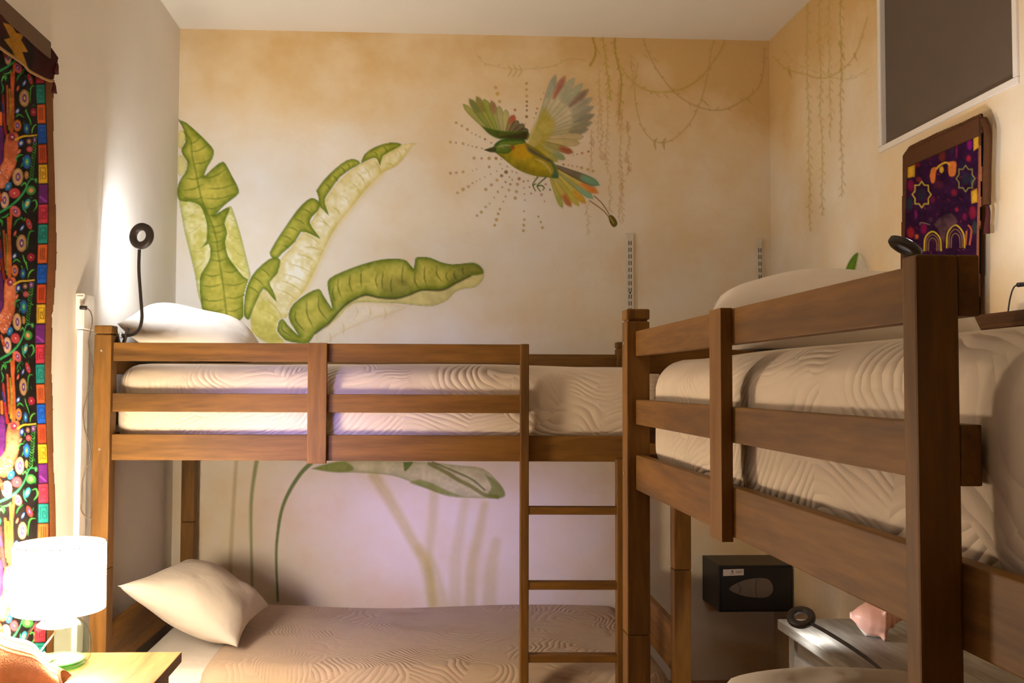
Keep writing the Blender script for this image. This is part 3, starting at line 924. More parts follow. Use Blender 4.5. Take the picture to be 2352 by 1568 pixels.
vine(C5([(1060, 45), (1065, 90), (1082, 150), (1075, 210), (1045, 265)]), 5, VD, 3, 10, 0.75)
vine(C5([(1130, 50), (1135, 120), (1150, 200), (1155, 270), (1170, 380), (1185, 500)]), 3.4, VN, 14, 10, 0.7)
vine(C5([(1215, 50), (1212, 150), (1235, 260), (1255, 350), (1250, 470), (1240, 600)]), 5, VD, 12, 10, 0.65)
vine(C5([(1090, 150), (1110, 190)]), 3, VD, 0, 8, 0.5)
for x, y0, y1, c in ((1100, 300, 760, VN), (1160, 350, 1000, VN), (1255, 560, 1330, VN), (1050, 700, 1000, VP), (1300, 640, 1000, VD), (1240, 380, 700, VP), (1180, 1000, 1260, VN), (1030, 1180, 1400, VN), (1120, 480, 900, VP), (1330, 200, 420, VP), (1250, 900, 1320, VP), (1065, 480, 640, VN)):
    pts = [(x + random.uniform(-10, 10), y0 + (y1 - y0) * t) for t in np.linspace(0, 1, 6)]
    vine(C5(pts), 1.8, c, max(5, int((y1 - y0) / 22)), 9, 0.42, 0.55)
for x, y in ((1245, 460), (1250, 610), (1300, 680), (1060, 780), (1140, 880), (1310, 960), (1255, 1080), (1290, 900)):
    (px_, py_), = C5([(x, y)])
    cv.poly([(px_, py_ - 9), (px_ + 6, py_), (px_ + 3, py_ + 9), (px_ - 5, py_ + 6), (px_ - 5, py_ - 2)], VP, 0.4, 3)
# garlands
vine(C5([(270, 180), (320, 240), (420, 275), (560, 290), (700, 285), (820, 260), (900, 220), (1010, 230)]), 1.8, (206, 176, 96), 8, 8, 0.45)
for x in (490, 525, 560):
    cv.stroke(C5([(x, 260), (x + 22, 300), (x - 4, 345)]), 4, VN, 0.5, taper=True)
vine(C5([(1245, 265), (1300, 340), (1380, 410), (1480, 445), (1600, 440), (1700, 410), (1800, 340), (1870, 250), (1930, 160), (1960, 80)]), 3.6, VN, 10, 8, 0.6)
vine(C5([(1400, 70), (1430, 160), (1500, 300), (1600, 430), (1700, 510), (1830, 560), (1960, 560), (2080, 500), (2170, 430), (2210, 330), (2225, 150)]), 3.4, (190, 150, 80), 18, 9, 0.5)
vine(C5([(1885, 80), (1860, 180), (1840, 320), (1800, 480), (1740, 620), (1650, 730), (1550, 785), (1470, 770), (1400, 690), (1360, 560), (1345, 400), (1370, 250)]), 2.8, (196, 164, 76), 16, 8, 0.5)
for a in ((1480, 785), (1540, 785)):
    cv.stroke(C5([(a[0] + 20, a[1] - 30), (a[0], a[1]), (a[0] + 8, a[1] + 50)]), 6, (186, 158, 50), 0.6, taper=True)
for x, y in ((1500, 460), (1560, 470), (1810, 500), (1830, 520), (2100, 490), (2120, 505), (1420, 200), (1480, 220)):
    (px_, py_), = C5([(x, y)])
    cv.stroke([(px_ - 6, py_ - 4), (px_, py_ + 1), (px_ + 7, py_ + 8)], 4.2, VN, 0.5, taper=True)
paint_back(cv, 'painted_vines', 'painted hanging vines and garlands under the ceiling', 0.0003)

# --- stems and low leaf seen between the bunks
C7 = conv(380, 1020, 880 / 2352)
cv = Canvas(520, 1050, 1168, 1412, 2.0)
ST = (146, 146, 70)
cv.stroke(C7([(440, 40), (428, 200), (415, 420), (400, 700), (396, 960)]), 8, (176, 160, 84), 0.45, w1=10, soft=4)
cv.stroke(C7([(570, 60), (550, 160), (528, 330), (525, 520), (530, 760), (532, 960)]), 10, (124, 140, 48), 0.75, w1=5, soft=4)
cv.stroke(C7([(900, 110), (830, 180), (760, 290), (715, 400), (690, 540), (680, 700), (690, 960)]), 10, (96, 124, 30), 0.9, w1=5, soft=2.5)
for pts, w0, w1, a in (([(1280, 190), (1380, 350), (1500, 560), (1600, 760), (1640, 1000)], 26, 16, 0.5), ([(1650, 300), (1640, 480), (1620, 680), (1640, 1000)], 22, 14, 0.38), ([(1840, 350), (1810, 520), (1780, 720), (1780, 1000)], 20, 22, 0.32), ([(1960, 370), (1930, 520), (1880, 760), (1870, 1000)], 18, 20, 0.45), ([(2030, 600), (2000, 760), (1990, 1000)], 22, 26, 0.36), ([(1560, 640), (1640, 760), (1700, 1000)], 22, 24, 0.36)):
    cv.stroke(C7(pts), w0, (206, 190, 92), a * 1.1, w1=w1 * 1.3, soft=12)
cv.poly(C7([(900, 150), (1000, 120), (1150, 95), (1350, 100), (1480, 105), (1640, 110), (1800, 130), (1950, 150), (2050, 240), (2085, 310), (2040, 332), (1900, 330), (1740, 320), (1600, 270), (1480, 220), (1380, 190), (1200, 175), (1030, 170)]), (200, 198, 138), 0.8, 2.5, edge=(140, 154, 66), ew=5, hi=(214, 212, 164), hw_=0.8)
cv.poly(C7([(900, 150), (1000, 115), (1100, 105), (1160, 150), (1100, 172), (1000, 168)]), (118, 140, 44), 0.8, 5)
cv.poly(C7([(1460, 110), (1520, 108), (1500, 140), (1468, 165)]), (92, 122, 30), 0.9, 2.5)
cv.stroke(C7([(1620, 120), (1720, 170), (1800, 220), (1880, 260), (1960, 310), (2040, 325)]), 9, (124, 126, 44), 0.8, soft=3)
cv.stroke(C7([(1640, 110), (1760, 160), (1880, 215), (1960, 280)]), 5, (96, 104, 34), 0.7)
cv.poly(C7([(1960, 180), (2050, 240), (2085, 310), (2040, 330), (1980, 310), (2000, 260)]), (116, 132, 36), 0.75, 5)
cv.poly(C7([(1560, 215), (1640, 240), (1740, 290), (1820, 320), (1700, 305), (1600, 270), (1500, 235)]), (130, 146, 44), 0.75, 5)
paint_back(cv, 'painted_stems', 'painted low leaf and stems seen above the lower bunk')

# --- vines and half leaf on the right wall
C6 = conv(1720, 0, 632 / 1598)
cv = Canvas(1766, -60, 2012, 640, 2.0)
for x, y0, y1, c, w in ((335, -100, 1340, VN, 2.4), (405, -120, 1250, VN, 2.6), (462, -60, 800, (200, 172, 84), 1.8), (530, -120, 1140, VD, 3.0)):
    n = 12
    pts = [(x + 26 * (t if x < 420 else 0.4 * t) * 0.9 + random.uniform(-5, 5), y0 + (y1 - y0) * t) for t in np.linspace(0, 1, n)]
    vine(C6(pts), w, c, int((y1 - y0) / 26), 13, 0.5, 0.42)
vine(C6([(140, 330), (220, 400), (320, 430), (420, 455), (500, 430), (570, 380), (630, 290), (690, 100)]), 3.2, VN, 10, 10, 0.55)
vine(C6([(170, 260), (280, 370), (400, 420), (500, 450), (600, 455), (690, 400)]), 2.2, (206, 178, 90), 8, 9, 0.4)
for x, y in ((235, 400), (240, 420), (550, 320), (530, 250), (620, 320)):
    cv.stroke(C6([(x, y - 20), (x - 4, y + 6), (x + 10, y + 36)]), 5, VD, 0.55, taper=True)
cv.poly(C6([(550, 1600), (575, 1530), (610, 1480), (636, 1470), (625, 1530), (610, 1600)]), (108, 150, 34), 1, 2, edge=(70, 110, 20), ew=5)
cv.poly(C6([(636, 1470), (665, 1490), (684, 1540), (692, 1600), (612, 1600), (622, 1540)]), (246, 238, 214), 0.9, 2, edge=(180, 170, 110), ew=2.5)
o = cv.to_mesh('painted_vines', 0, XR_W - 0.0006, M['mural'], wall_right)
o['label'] = 'painted hanging vines beside the high window'
# ochre sponge line down the corner is left to the wall wash itself

# ------------------------------------------------------------------ bunk beds
BL, BW, S = 2.06, 1.14, 0.0591
Z0 = CAM_Z
zt1, zt2, z21, z22, zb1, zb2, zp = [Z0 + v for v in (0.1355, 0.0715, -0.0405, -0.1040, -0.1820, -0.2710, 0.1936)]
SEAM = Z0 - 0.640
B1, B2, T1, T2 = 0.7341, 0.7998, 1.4683, 1.4972
RI = 0.0225


def make_bunk():
    root = thing('bunk_bed', '', 'bunk bed')
    for (t0, w0) in ((0, 0), (BL - S, 0), (0, BW - S), (BL - S, BW - S)):
        po = obj('upper_post', box_bm(t0, t0 + S, w0, w0 + S, SEAM + 0.001, zp - 0.0325, 0.003), M['wood_z'], root)
        obj('post_neck', box_bm(t0 + 0.005, t0 + S - 0.005, w0 + 0.005, w0 + S - 0.005, zp - 0.033, zp - 0.0275), M['wood_z'], po)
        obj('post_cap', box_bm(t0 - 0.0008, t0 + S + 0.0008, w0 - 0.0008, w0 + S + 0.0008, zp - 0.028, zp, 0.005), M['wood_z'], po)
        if w0 == 0:
            for zz in (zp - 0.088, zb1 - 0.05):
                v, f = tube([(t0 + 0.026, w0 + 0.002, zz), (t0 + 0.026, w0 - 0.0025, zz)], 0.0045, 10)
                pyobj('bolt', v, f, M['chrome'], po)
        obj('lower_post', box_bm(t0, t0 + S, w0, w0 + S, 0, SEAM - 0.001, 0.003), M['wood_z'], root)
    # front guard rails and side rail
    obj('guard_rail', box_bm(S - 0.004, T2, RI, RI + 0.0225, zt2, zt1, 0.002), M['wood_t'], root)
    obj('guard_rail', box_bm(S - 0.004, T2, RI, RI + 0.0225, z22, z21, 0.002), M['wood_t'], root)
    obj('side_rail', box_bm(S - 0.004, BL - S + 0.004, RI, RI + 0.0225, zb2, zb1, 0.002), M['wood_t'], root)
    obj('guard_upright', box_bm(B1, B2, 0.001, RI, zb2 - 0.008, zt1 + 0.001, 0.002), M['wood_z'], root)
    # back rails
    obj('guard_rail', box_bm(S - 0.004, BL - S + 0.004, BW - RI - 0.0225, BW - RI, zt2, zt1, 0.002), M['wood_t'], root)
    obj('side_rail', box_bm(S - 0.004, BL - S + 0.004, BW - RI - 0.0225, BW - RI, zb2, zb1, 0.002), M['wood_t'], root)
    # end boards
    for t0 in (0.018, BL - 0.018 - 0.022):
        for (za, zb) in ((zt2 - 0.045, zt1), (z22 - 0.05, z21 - 0.02), (zb2, zb1), (0.40, 0.57), (0.17, 0.30)):
            obj('end_board', box_bm(t0, t0 + 0.022, S - 0.004, BW - S + 0.004, za, zb, 0.002), M['wood_w'], root)
    # lower side rails
    for w0 in (RI, BW - RI - 0.0225):
        obj('side_rail', box_bm(S - 0.004, BL - S + 0.004, w0, w0 + 0.0225, 0.13, 0.22, 0.002), M['wood_t'], root)
    # slats carrying the mattresses
    for zz in (zb2 + 0.012, 0.155):
        for k in range(10):
            t0 = 0.09 + k * 0.2
            obj('slat', box_bm(t0, t0 + 0.07, RI + 0.02, BW - RI - 0.02, zz, zz + 0.018), M['wood_w'], root)
    # ladder
    obj('ladder_stile', box_bm(T1, T2, RI - 0.045, RI, 0, zt1, 0.003), M['wood_z'], root)
    obj('ladder_stile', box_bm(1.800, 1.829, RI - 0.045, RI, 0, zb2 + 0.012, 0.003), M['wood_z'], root)
    for zz in (0.235, 0.483, 0.729, 0.984):
        obj('rung', box_bm(T2 - 0.003, 1.803, RI - 0.042, RI - 0.003, zz - 0.013, zz + 0.013, 0.003), M['wood_t'], root)
    return root


def copy_tree(o, parent=None):
    c = o.copy()
    COL.objects.link(c)
    c.parent = parent
    for ch in list(o.children):
        copy_tree(ch, c)
    return c


bunkL = make_bunk()
bunkR = copy_tree(bunkL)
RL, RR = math.radians(-1.623), math.radians(0.187)
bunkL.location, bunkL.rotation_euler = (-1.1264, 3.256, 0), (0, 0, RL)
bunkR.location, bunkR.rotation_euler = (0.5283, 2.4366, 0), (0, 0, -math.pi / 2 + RR)
tag(bunkL, 'brown wooden bunk bed with ladder along the painted back wall', group='wooden bunk beds')
tag(bunkR, 'brown wooden bunk bed along the right wall, nearest the camera', group='wooden bunk beds')

# ------------------------------------------------------------------ bedding


def soft_box(x0, x1, y0, y1, z0, z1, r, step, amp=0.004, seed=0, crown=0.0):
    """rounded, slightly lumpy slab; returns vertices and quads"""
    c = np.array([(x0 + x1) / 2, (y0 + y1) / 2, (z0 + z1) / 2])
    h = np.array([x1 - x0, y1 - y0, z1 - z0]) / 2
    n = [max(4, int(2 * q / step)) for q in h]
    pts, faces, key = [], [], {}

    def vid(i, j, k):
        if (i, j, k) not in key:
            key[(i, j, k)] = len(pts)
            pts.append((-h[0] + 2 * h[0] * i / n[0], -h[1] + 2 * h[1] * j / n[1], -h[2] + 2 * h[2] * k / n[2]))
        return key[(i, j, k)]
    for ax in range(3):
        a, b_ = (ax + 1) % 3, (ax + 2) % 3
        for side in (0, 1):
            for i in range(n[a]):
                for j in range(n[b_]):
                    q = []
                    for di, dj in ((0, 0), (1, 0), (1, 1), (0, 1)):
                        ijk = [0, 0, 0]
                        ijk[ax] = n[ax] * side
                        ijk[a], ijk[b_] = i + di, j + dj
                        q.append(vid(*ijk))
                    faces.append(q if side else q[::-1])
    p = np.array(pts)
    inner = np.clip(p, -(h - r), h - r)
    d = p - inner
    ln = np.linalg.norm(d, axis=1, keepdims=True)
    p = inner + np.where(ln > 1e-9, d / np.maximum(ln, 1e-9), 0) * np.where(ln > 1e-9, r, 0)
    g = np.random.default_rng(seed)
    nrm = p / h
    nrm = nrm ** 5
    nrm /= np.maximum(np.linalg.norm(nrm, axis=1, keepdims=True), 1e-6)
    w = np.zeros(len(p))
    for k in range(14):
        fr = g.uniform(2, 13)
        dr = g.normal(size=3)
        dr /= np.linalg.norm(dr)
        w += np.sin(p @ dr * fr + g.uniform(0, 6.28)) * amp * (3.0 / (fr + 2))
    p = p + nrm * w[:, None]
    if crown:
        f = np.clip(1 - (p[:, 0] / h[0]) ** 4, 0, 1) * np.clip(1 - (p[:, 1] / h[1]) ** 4, 0, 1)
        p[:, 2] += crown * f * (p[:, 2] > 0)
    return p + c, faces


def in_frame(root):
    return root.location.copy(), root.rotation_euler.z


def bedding(root, spec, label_m, label_q, quilt_mat, seed, cat_group):
    loc, rz = in_frame(root)
    ta, tb, za, zb, qa = spec
    mt_ = thing('mattress', label_m, 'mattress', loc, rz)
    v, f = soft_box(ta, tb, 0.07, BW - 0.07, za, zb, 0.07, 0.05, 0.003, seed)
    pyobj('sheeted_body', v, f, M['sheet'], mt_, True)
    # tucked quilt: a shell a little larger than the mattress
    v, f = soft_box(qa, tb + 0.012, 0.056, BW - 0.056, za + 0.004, zb + 0.014, 0.082, 0.022, 0.0055, seed + 1, 0.006)
    q = pyobj('quilt', v, f, quilt_mat, None, True)
    q.location, q.rotation_euler = loc, (0, 0, rz)
    tag(q, label_q, 'quilt', 'quilts on the bunks')
    return mt_, q


ZS = zb2 + 0.030
bedding(bunkL, (0.052, BL - 0.055, ZS, Z0 + 0.048, 0.044), 'white mattress on the upper bunk by the back wall', 'beige quilt tucked over the upper bunk by the back wall', M['quilt'], 11, 'quilts')
bedding(bunkR, (0.052, BL - 0.055, ZS, Z0 + 0.048, 0.044), 'white mattress on the upper bunk along the right wall', 'beige quilt tucked over the upper bunk along the right wall', M['quilt'], 21, 'quilts')
bedding(bunkL, (0.052, BL - 0.055, 0.173, 0.405, 0.335), 'white sheeted mattress on the lower bunk by the back wall', 'taupe leaf-stitched quilt spread on the lower bunk below the mural', M['quilt_grey'], 31, 'quilts')
bedding(bunkR, (0.052, BL - 0.055, 0.173, 0.405, 0.40), 'white mattress on the lower bunk along the right wall', 'beige quilt on the lower bunk along the right wall', M['quilt'], 41, 'quilts')


def pillow(name, corners, thick, label, mat, seed=0, pinch=0.10, n=44, full=2.2, floor_z=None):
    """corners A,B,C,D around the pillow; bulges to both sides of their surface"""
    A, B, C, D = [np.array(c, float) for c in corners]
    nrm = np.cross(C - A, D - B)
    nrm /= np.linalg.norm(nrm)
    if nrm[2] < 0:
        nrm = -nrm
    g = np.random.default_rng(seed)
    u = np.linspace(-1, 1, n)
    U, V = np.meshgrid(u, u)
    # edges drawn in between the corners
    Uc = U * (1 - pinch * (1 - V ** 2) * np.abs(U) ** 2)
    Vc = V * (1 - pinch * (1 - U ** 2) * np.abs(V) ** 2)
    a, b_ = (Uc + 1) / 2, (Vc + 1) / 2
    base = (A * ((1 - a) * (1 - b_))[..., None] + B * (a * (1 - b_))[..., None] + C * (a * b_)[..., None] + D * ((1 - a) * b_)[..., None])
    prof = ((1 - np.abs(U) ** full) * (1 - np.abs(V) ** full)) ** 0.55
    wr = np.zeros_like(U)
    for k in range(16):
        fr = g.uniform(2, 9)
        an = g.uniform(0, 6.28)
        wr += np.sin((U * math.cos(an) + V * math.sin(an)) * fr + g.uniform(0, 6.28)) / (fr + 2)
    verts, faces = [], []
    for sgn in (1, -1):
        hgt = prof * thick / 2 * (1 + 0.10 * wr) + wr * 0.006 * np.sqrt(prof)
        p = base + nrm * (sgn * hgt)[..., None]
        if floor_z is not None:
            p[..., 2] = np.maximum(p[..., 2], floor_z + 0.0 * p[..., 2])
        o0 = len(verts)
        verts += [tuple(q) for q in p.reshape(-1, 3)]
        for i in range(n - 1):
            for j in range(n - 1):
                q = (o0 + i * n + j, o0 + i * n + j + 1, o0 + (i + 1) * n + j + 1, o0 + (i + 1) * n + j)
                faces.append(q if sgn > 0 else q[::-1])
    bm = bmesh.new()
    vs = [bm.verts.new(v) for v in verts]
    for f in faces:
        bm.faces.new([vs[k] for k in f])
    bmesh.ops.remove_doubles(bm, verts=bm.verts[:], dist=0.0008)
    o = obj(name, bm, mat, None, True)
    return tag(o, label, 'pillow', 'pillows on the bunks')


pillow('pillow', [P(268, 744, 3.37), P(590, 840, 3.42), P(606, 800, 3.88), P(318, 716, 3.92)], 0.23, 'bright white pillow on the upper bunk beside the ring light', M['pillow'], 3, 0.07, floor_z=1.497)
pillow('pillow', [P(270, 1345, 3.32), P(547, 1487, 3.45), P(618, 1390, 3.92), P(428, 1284, 3.92)], 0.21, 'plump white pillow propped on the lower bunk behind the lamp', M['pillow'], 5, 0.12, floor_z=0.432)
pillow('pillow', [P(1612, 752, 1.96), P(2262, 770, 1.86), P(2225, 690, 2.28), P(1640, 696, 2.34)], 0.195, 'white pillow on the upper bunk behind the near guard rail', M['pillow'], 8, 0.03, floor_z=1.497, full=3.2)
pillow('pillow', [P(1630, 1680, 2.02), P(2160, 1680, 2.02), P(2130, 1556, 2.26), P(1680, 1556, 2.26)], 0.12, 'pale pillow propped on the lower bunk beside the pink shell', M['pillow'], 9, -0.06, floor_z=0.432, full=3.0)

# ------------------------------------------------------------------ clip-on ring lights


def ring_light(label, center, axis, neck, clip_dir, led, r=0.047, r_in=0.021):
    """ring head facing along axis, gooseneck to a clip at the end of the neck"""
    root = thing('ring_light', label, 'lamp', tuple(neck[-1]), 0, 'clip-on ring lights')
    base = Vector(neck[-1])
    c = Vector(center) - base
    a = Vector(axis).normalized()
    e1 = a.cross(Vector((0, 0, 1)) if abs(a.z) < 0.9 else Vector((1, 0, 0))).normalized()
    e2 = a.cross(e1)
    prof = [(r_in, -0.006), (r_in + 0.004, -0.010), (r - 0.006, -0.010), (r, -0.005), (r, 0.006), (r - 0.003, 0.0075), (r_in + 0.003, 0.0075), (r_in, 0.005)]
    n = 48
    verts, faces = [], []
    for k in range(n):
        an = 2 * math.pi * k / n
        d = e1 * math.cos(an) + e2 * math.sin(an)
        for rr, hh_ in prof:
            verts.append(c + d * rr + a * hh_)
    m_ = len(prof)
    for k in range(n):
        for j in range(m_):
            faces.append((k * m_ + j, ((k + 1) % n) * m_ + j, ((k + 1) % n) * m_ + (j + 1) % m_, k * m_ + (j + 1) % m_))
    hd = pyobj('ring_head', verts, faces, M['black_plastic'], root, True)
    verts, faces = [], []
    for k in range(n):
        an = 2 * math.pi * k / n
        d = e1 * math.cos(an) + e2 * math.sin(an)
        for rr, hh_ in ((r_in + 0.005, 0.0082), (r - 0.005, 0.0082)):
            verts.append(c + d * rr + a * hh_)
    for k in range(n):
        k2 = (k + 1) % n
        faces.append((k * 2, k * 2 + 1, k2 * 2 + 1, k2 * 2))
    lo = pyobj('light_strip', verts, faces, led, hd)
    lo['label'] = 'glowing cool white strip'
    v, f = tube([Vector(q) - base for q in catmull(neck, 10)], 0.0058, 10)
    pyobj('gooseneck', v, f, M['black_plastic'], root, True)
    cd = Vector(clip_dir).normalized()
    sd = cd.cross(Vector((0, 0, 1)))
    if sd.length < 0.1:
        sd = Vector((1, 0, 0))
    sd.normalize()
    for s in (-1, 1):
        bm = box_bm(-0.004, 0.004, -0.011, 0.011, -0.034, 0.028, 0.003)
        ro = Matrix((sd, cd.cross(sd) if False else Vector((0, 0, 1)).cross(sd), Vector((0, 0, 1)))).transposed().to_4x4()
        bmesh.ops.transform(bm, matrix=Matrix.Translation(sd * s * 0.016) @ ro @ Matrix.Rotation(s * 0.28, 4, 'Y'), verts=bm.verts)
        obj('clip_jaw', bm, M['black_plastic'], root)
    v, f = tube([Vector((0, 0, 0)) + sd * (0.009 * math.cos(t)) + Vector((0, 0, 1)) * (0.009 * math.sin(t)) for t in np.linspace(0, 5.8, 20)], 0.0016, 6)
    pyobj('spring', v, f, M['chrome'], root)
    return root


nk = [P(320, 573, 3.35), P(319, 620, 3.35), P(323, 680, 3.345), P(326, 730, 3.335), P(318, 758, 3.325), P(300, 769, 3.318), P(279, 770, 3.312)]
ring_light('black ring light rising beside the white upper pillow', P(325, 542, 3.35), (0.30, 0.95, -0.06), nk, (0, 1, 0), M['led'])
nk = [P(2092, 592, 2.36), P(2088, 615, 2.37), P(2082, 650, 2.38), P(2072, 690, 2.385), P(2062, 720, 2.39)]
ring_light('dark tilted ring light in front of the small wall tapestry', P(2079, 566, 2.36), (0.50, -0.05, 0.80), nk, (0, 1, 0), M['led_soft'], r=0.044)
nk = [P(1864, 1432, 2.86), P(1900, 1452, 2.80), P(1950, 1483, 2.72), P(2000, 1518, 2.62), P(2030, 1546, 2.53), P(2050, 1585, 2.447)]
ring_light('black ring light reaching over the pale nightstand', P(1840, 1417, 2.90), (0.30, 0.45, -0.84), nk, (0, 1, 0), M['led_low'], r=0.043)

# ------------------------------------------------------------------ tables
TY1 = 2.66
_c = P(418, 1496, TY1)
TX1, TZ = _c.x, _c.z


def table(name, label, x0, x1, y0, y1, z, th, mat, body=None):
    t = thing(name, label, 'table', ((x0 + x1) / 2, (y0 + y1) / 2, 0))
    hx, hy = (x1 - x0) / 2, (y1 - y0) / 2
    obj('table_top', box_bm(-hx, hx, -hy, hy, z - th, z, 0.003), mat, t)
    for sx in (-1, 1):
        for sy in (-1, 1):
            cx, cy = sx * (hx - 0.05), sy * (hy - 0.05)
            obj('leg', box_bm(cx - 0.022, cx + 0.022, cy - 0.022, cy + 0.022, 0, z - th), mat, t)
    for sx in (-1, 1):
        obj('apron', box_bm(sx * (hx - 0.05) - 0.01, sx * (hx - 0.05) + 0.01, -hy + 0.07, hy - 0.07, z - th - 0.07, z - th), mat, t)
    if body:
        obj('side_panel', box_bm(-hx + 0.03, -hx + 0.045, -hy + 0.03, hy - 0.03, 0.06, z - th - 0.0705), body, t)
    return t


table('bedside_table', 'honey brown wooden bedside table under the lit lamp', XL + 0.045, TX1, 2.06, TY1, TZ, 0.029, M['table_wood'])
RZ = 0.62
_c = on_plane(1785.6, 1421, 2, RZ)
table('nightstand', 'pale weathered nightstand in the corner below the black safe', _c[0], XR_W - 0.01, 2.47, _c[1], RZ, 0.034, M['pale_stone'], M['pale_stone'])

# ------------------------------------------------------------------ table lamp
LY = 2.54
LK = 2.54 / 2.385
LX = P(137, 1320, LY).x
lamp = thing('table_lamp', 'lit table lamp with white drum shade and glass jar base', 'lamp', (LX, LY, TZ))
sb, stp, sr_ = 0.139, 0.302, 0.1095
lamp.scale = (LK, LK, LK)
v, f = lathe([(sr_, sb), (sr_ - 0.0005, (sb + stp) / 2), (sr_ - 0.001, stp), (sr_ - 0.003, stp), (sr_ - 0.003, sb), (sr_, sb)], 64)
sh = pyobj('lamp_shade', v, f, M['shade_glow'], lamp, True)
sh['label'] = 'glowing white drum shade'
for zz, rr in ((stp, sr_ - 0.0015), (sb, sr_ - 0.001)):
    v, f = tube([(rr * math.cos(t), rr * math.sin(t), zz) for t in np.linspace(0, 2 * math.pi, 65)], 0.0011, 6, closed_ends=False)
    pyobj('shade_rim', v, f, M['shelf_wood'], sh)
jar = [(0.001, 0.004), (0.05, 0.003), (0.068, 0.006), (0.0765, 0.016), (0.0785, 0.04), (0.0765, 0.07), (0.069, 0.092), (0.056, 0.108), (0.040, 0.116), (0.030, 0.120)]
inner = [(r - 0.0028 if r > 0.01 else r, z + (0.007 if z < 0.02 else -0.001)) for r, z in jar][::-1]
v, f = lathe(jar + inner, 56)
pyobj('jar', v, f, M['glass'], lamp, True)
v, f = lathe([(0.0005, 0.0125), (0.052, 0.0125), (0.064, 0.014), (0.064, 0.017), (0.05, 0.0175), (0.0005, 0.0175)], 48)
pyobj('jar_bottom', v, f, M['glass_green'], lamp, True)
v, f = lathe([(0.0005, 0.104), (0.045, 0.104), (0.05, 0.1015), (0.046, 0.099), (0.0005, 0.099)], 48)
pyobj('lid_plate', v, f, M['white_plastic'], lamp, True)
v, f = lathe([(0.0005, 0.106), (0.016, 0.106), (0.016, 0.150), (0.012, 0.152), (0.012, 0.175), (0.0005, 0.176)], 24)
pyobj('socket', v, f, M['white_plastic'], lamp, True)
bm = bmesh.new()
bmesh.ops.create_uvsphere(bm, u_segments=24, v_segments=16, radius=0.028, matrix=Matrix.Translation((0, 0, 0.205)))
pyb = obj('bulb', bm, M['bulb'], lamp, True)
pc = [(0.0, -0.002, 0.098), (-0.006, -0.02, 0.08), (-0.02, -0.045, 0.055), (-0.034, -0.058, 0.03), (-0.045, -0.055, 0.020)]
v, f = tube(catmull(pc, 8), 0.0022, 8)
pyobj('cord', v, f, M['white_plastic'], lamp, True)

# ------------------------------------------------------------------ things on the bedside table


CONCH_T = [0, 0.06, 0.15, 0.3, 0.45, 0.55, 0.61, 0.66, 0.71, 0.76, 0.80, 0.84, 0.88, 0.93, 1.0]
CONCH_R = [0.045, 0.075, 0.15, 0.25, 0.32, 0.36, 0.30, 0.215, 0.21, 0.145, 0.135, 0.09, 0.08, 0.045, 0.008]


def shell(name, label, loc, rz, s, tilt=0.0):
    root = thing(name, label, 'shell', loc, rz)
    verts, faces = [], []
    nu, nv = 56, 42
    for i in range(nu):
        t = i / (nu - 1)
        # body whorl swelling and then drawn out to the spire
        r = float(np.interp(t, CONCH_T, CONCH_R)) * s
        for k in range(nv):
            a = 2 * math.pi * k / nv
            lip = 0.32 * math.exp(-((a - 4.3) / 0.55) ** 2) * math.exp(-((t - 0.32) / 0.25) ** 2)
            knob = 0.11 * max(0, math.cos(a * 3.5)) ** 2 * math.exp(-((t - 0.56) / 0.05) ** 2) + 0.04 * max(0, math.cos(a * 4)) * math.exp(-((t - 0.72) / 0.03) ** 2)
            rib = 0.007 * math.sin(t * 44)
            q = r * (1 + rib) + s * 0.5 * lip + s * knob
            verts.append(((t - 0.5) * s, q * math.cos(a) * 1.0, q * math.sin(a) * 0.85))
    for i in range(nu - 1):
        for k in range(nv):
            faces.append((i * nv + k, i * nv + (k + 1) % nv, (i + 1) * nv + (k + 1) % nv, (i + 1) * nv + k))
    faces.append(tuple(range(nv))[::-1])
    faces.append(tuple((nu - 1) * nv + k for k in range(nv)))
    ro = Matrix.Rotation(tilt, 3, 'X')
    pts = [ro @ Vector(q) for q in verts]
    lo = min(q.z for q in pts)
    pts = [(q.x, q.y, q.z - lo) for q in pts]
    pyobj('shell_body', pts, faces, M['shell'], root, True)
    lv, lf = [], []
    n = 22
    for k in range(n):
        t = 0.12 + 0.5 * k / (n - 1)
        r = float(np.interp(t, CONCH_T, CONCH_R)) * s
        for da, ex in ((3.75, 0.98), (4.1, 1.12), (4.3, 1.42), (4.5, 1.36)):
            q = r * (1 + (ex - 1) * math.exp(-((t - 0.34) / 0.25) ** 2)) + s * 0.14 * math.exp(-((da - 4.3) / 0.35) ** 2 - ((t - 0.34) / 0.25) ** 2) + 0.002
            p = ro @ Vector(((t - 0.5) * s, q * math.cos(da), q * math.sin(da) * 0.85))
            lv.append((p.x, p.y, max(0.0005, p.z - lo)))
    for k in range(n - 1):
        for j in range(3):
            lf.append((k * 4 + j, k * 4 + j + 1, (k + 1) * 4 + j + 1, (k + 1) * 4 + j))
    lp = pyobj('shell_lip', lv, lf, M['shell_lip'], root, True)
    return root


p = on_plane(2022, 1468, 2, RZ)
shell('conch_shell', 'pink conch shell lit up on the pale nightstand', (p[0], p[1] + 0.01, RZ), math.radians(-12), 0.17, 0.75)
p = on_plane(98, 1538, 2, TZ)
shell('conch_shell', 'pale pink rounded shell behind the peach cloth bag', (p[0], p[1], TZ), math.radians(25), 0.066, 0.4)

# peach woven bag leaning on the table at the left edge
_q = on_plane(150, 1562, 2, TZ)
bag = thing('cloth_bag', 'peach woven cloth bag with pale stripes at the left edge', 'bag', (_q[0] - 0.093, _q[1] - 0.045, TZ))


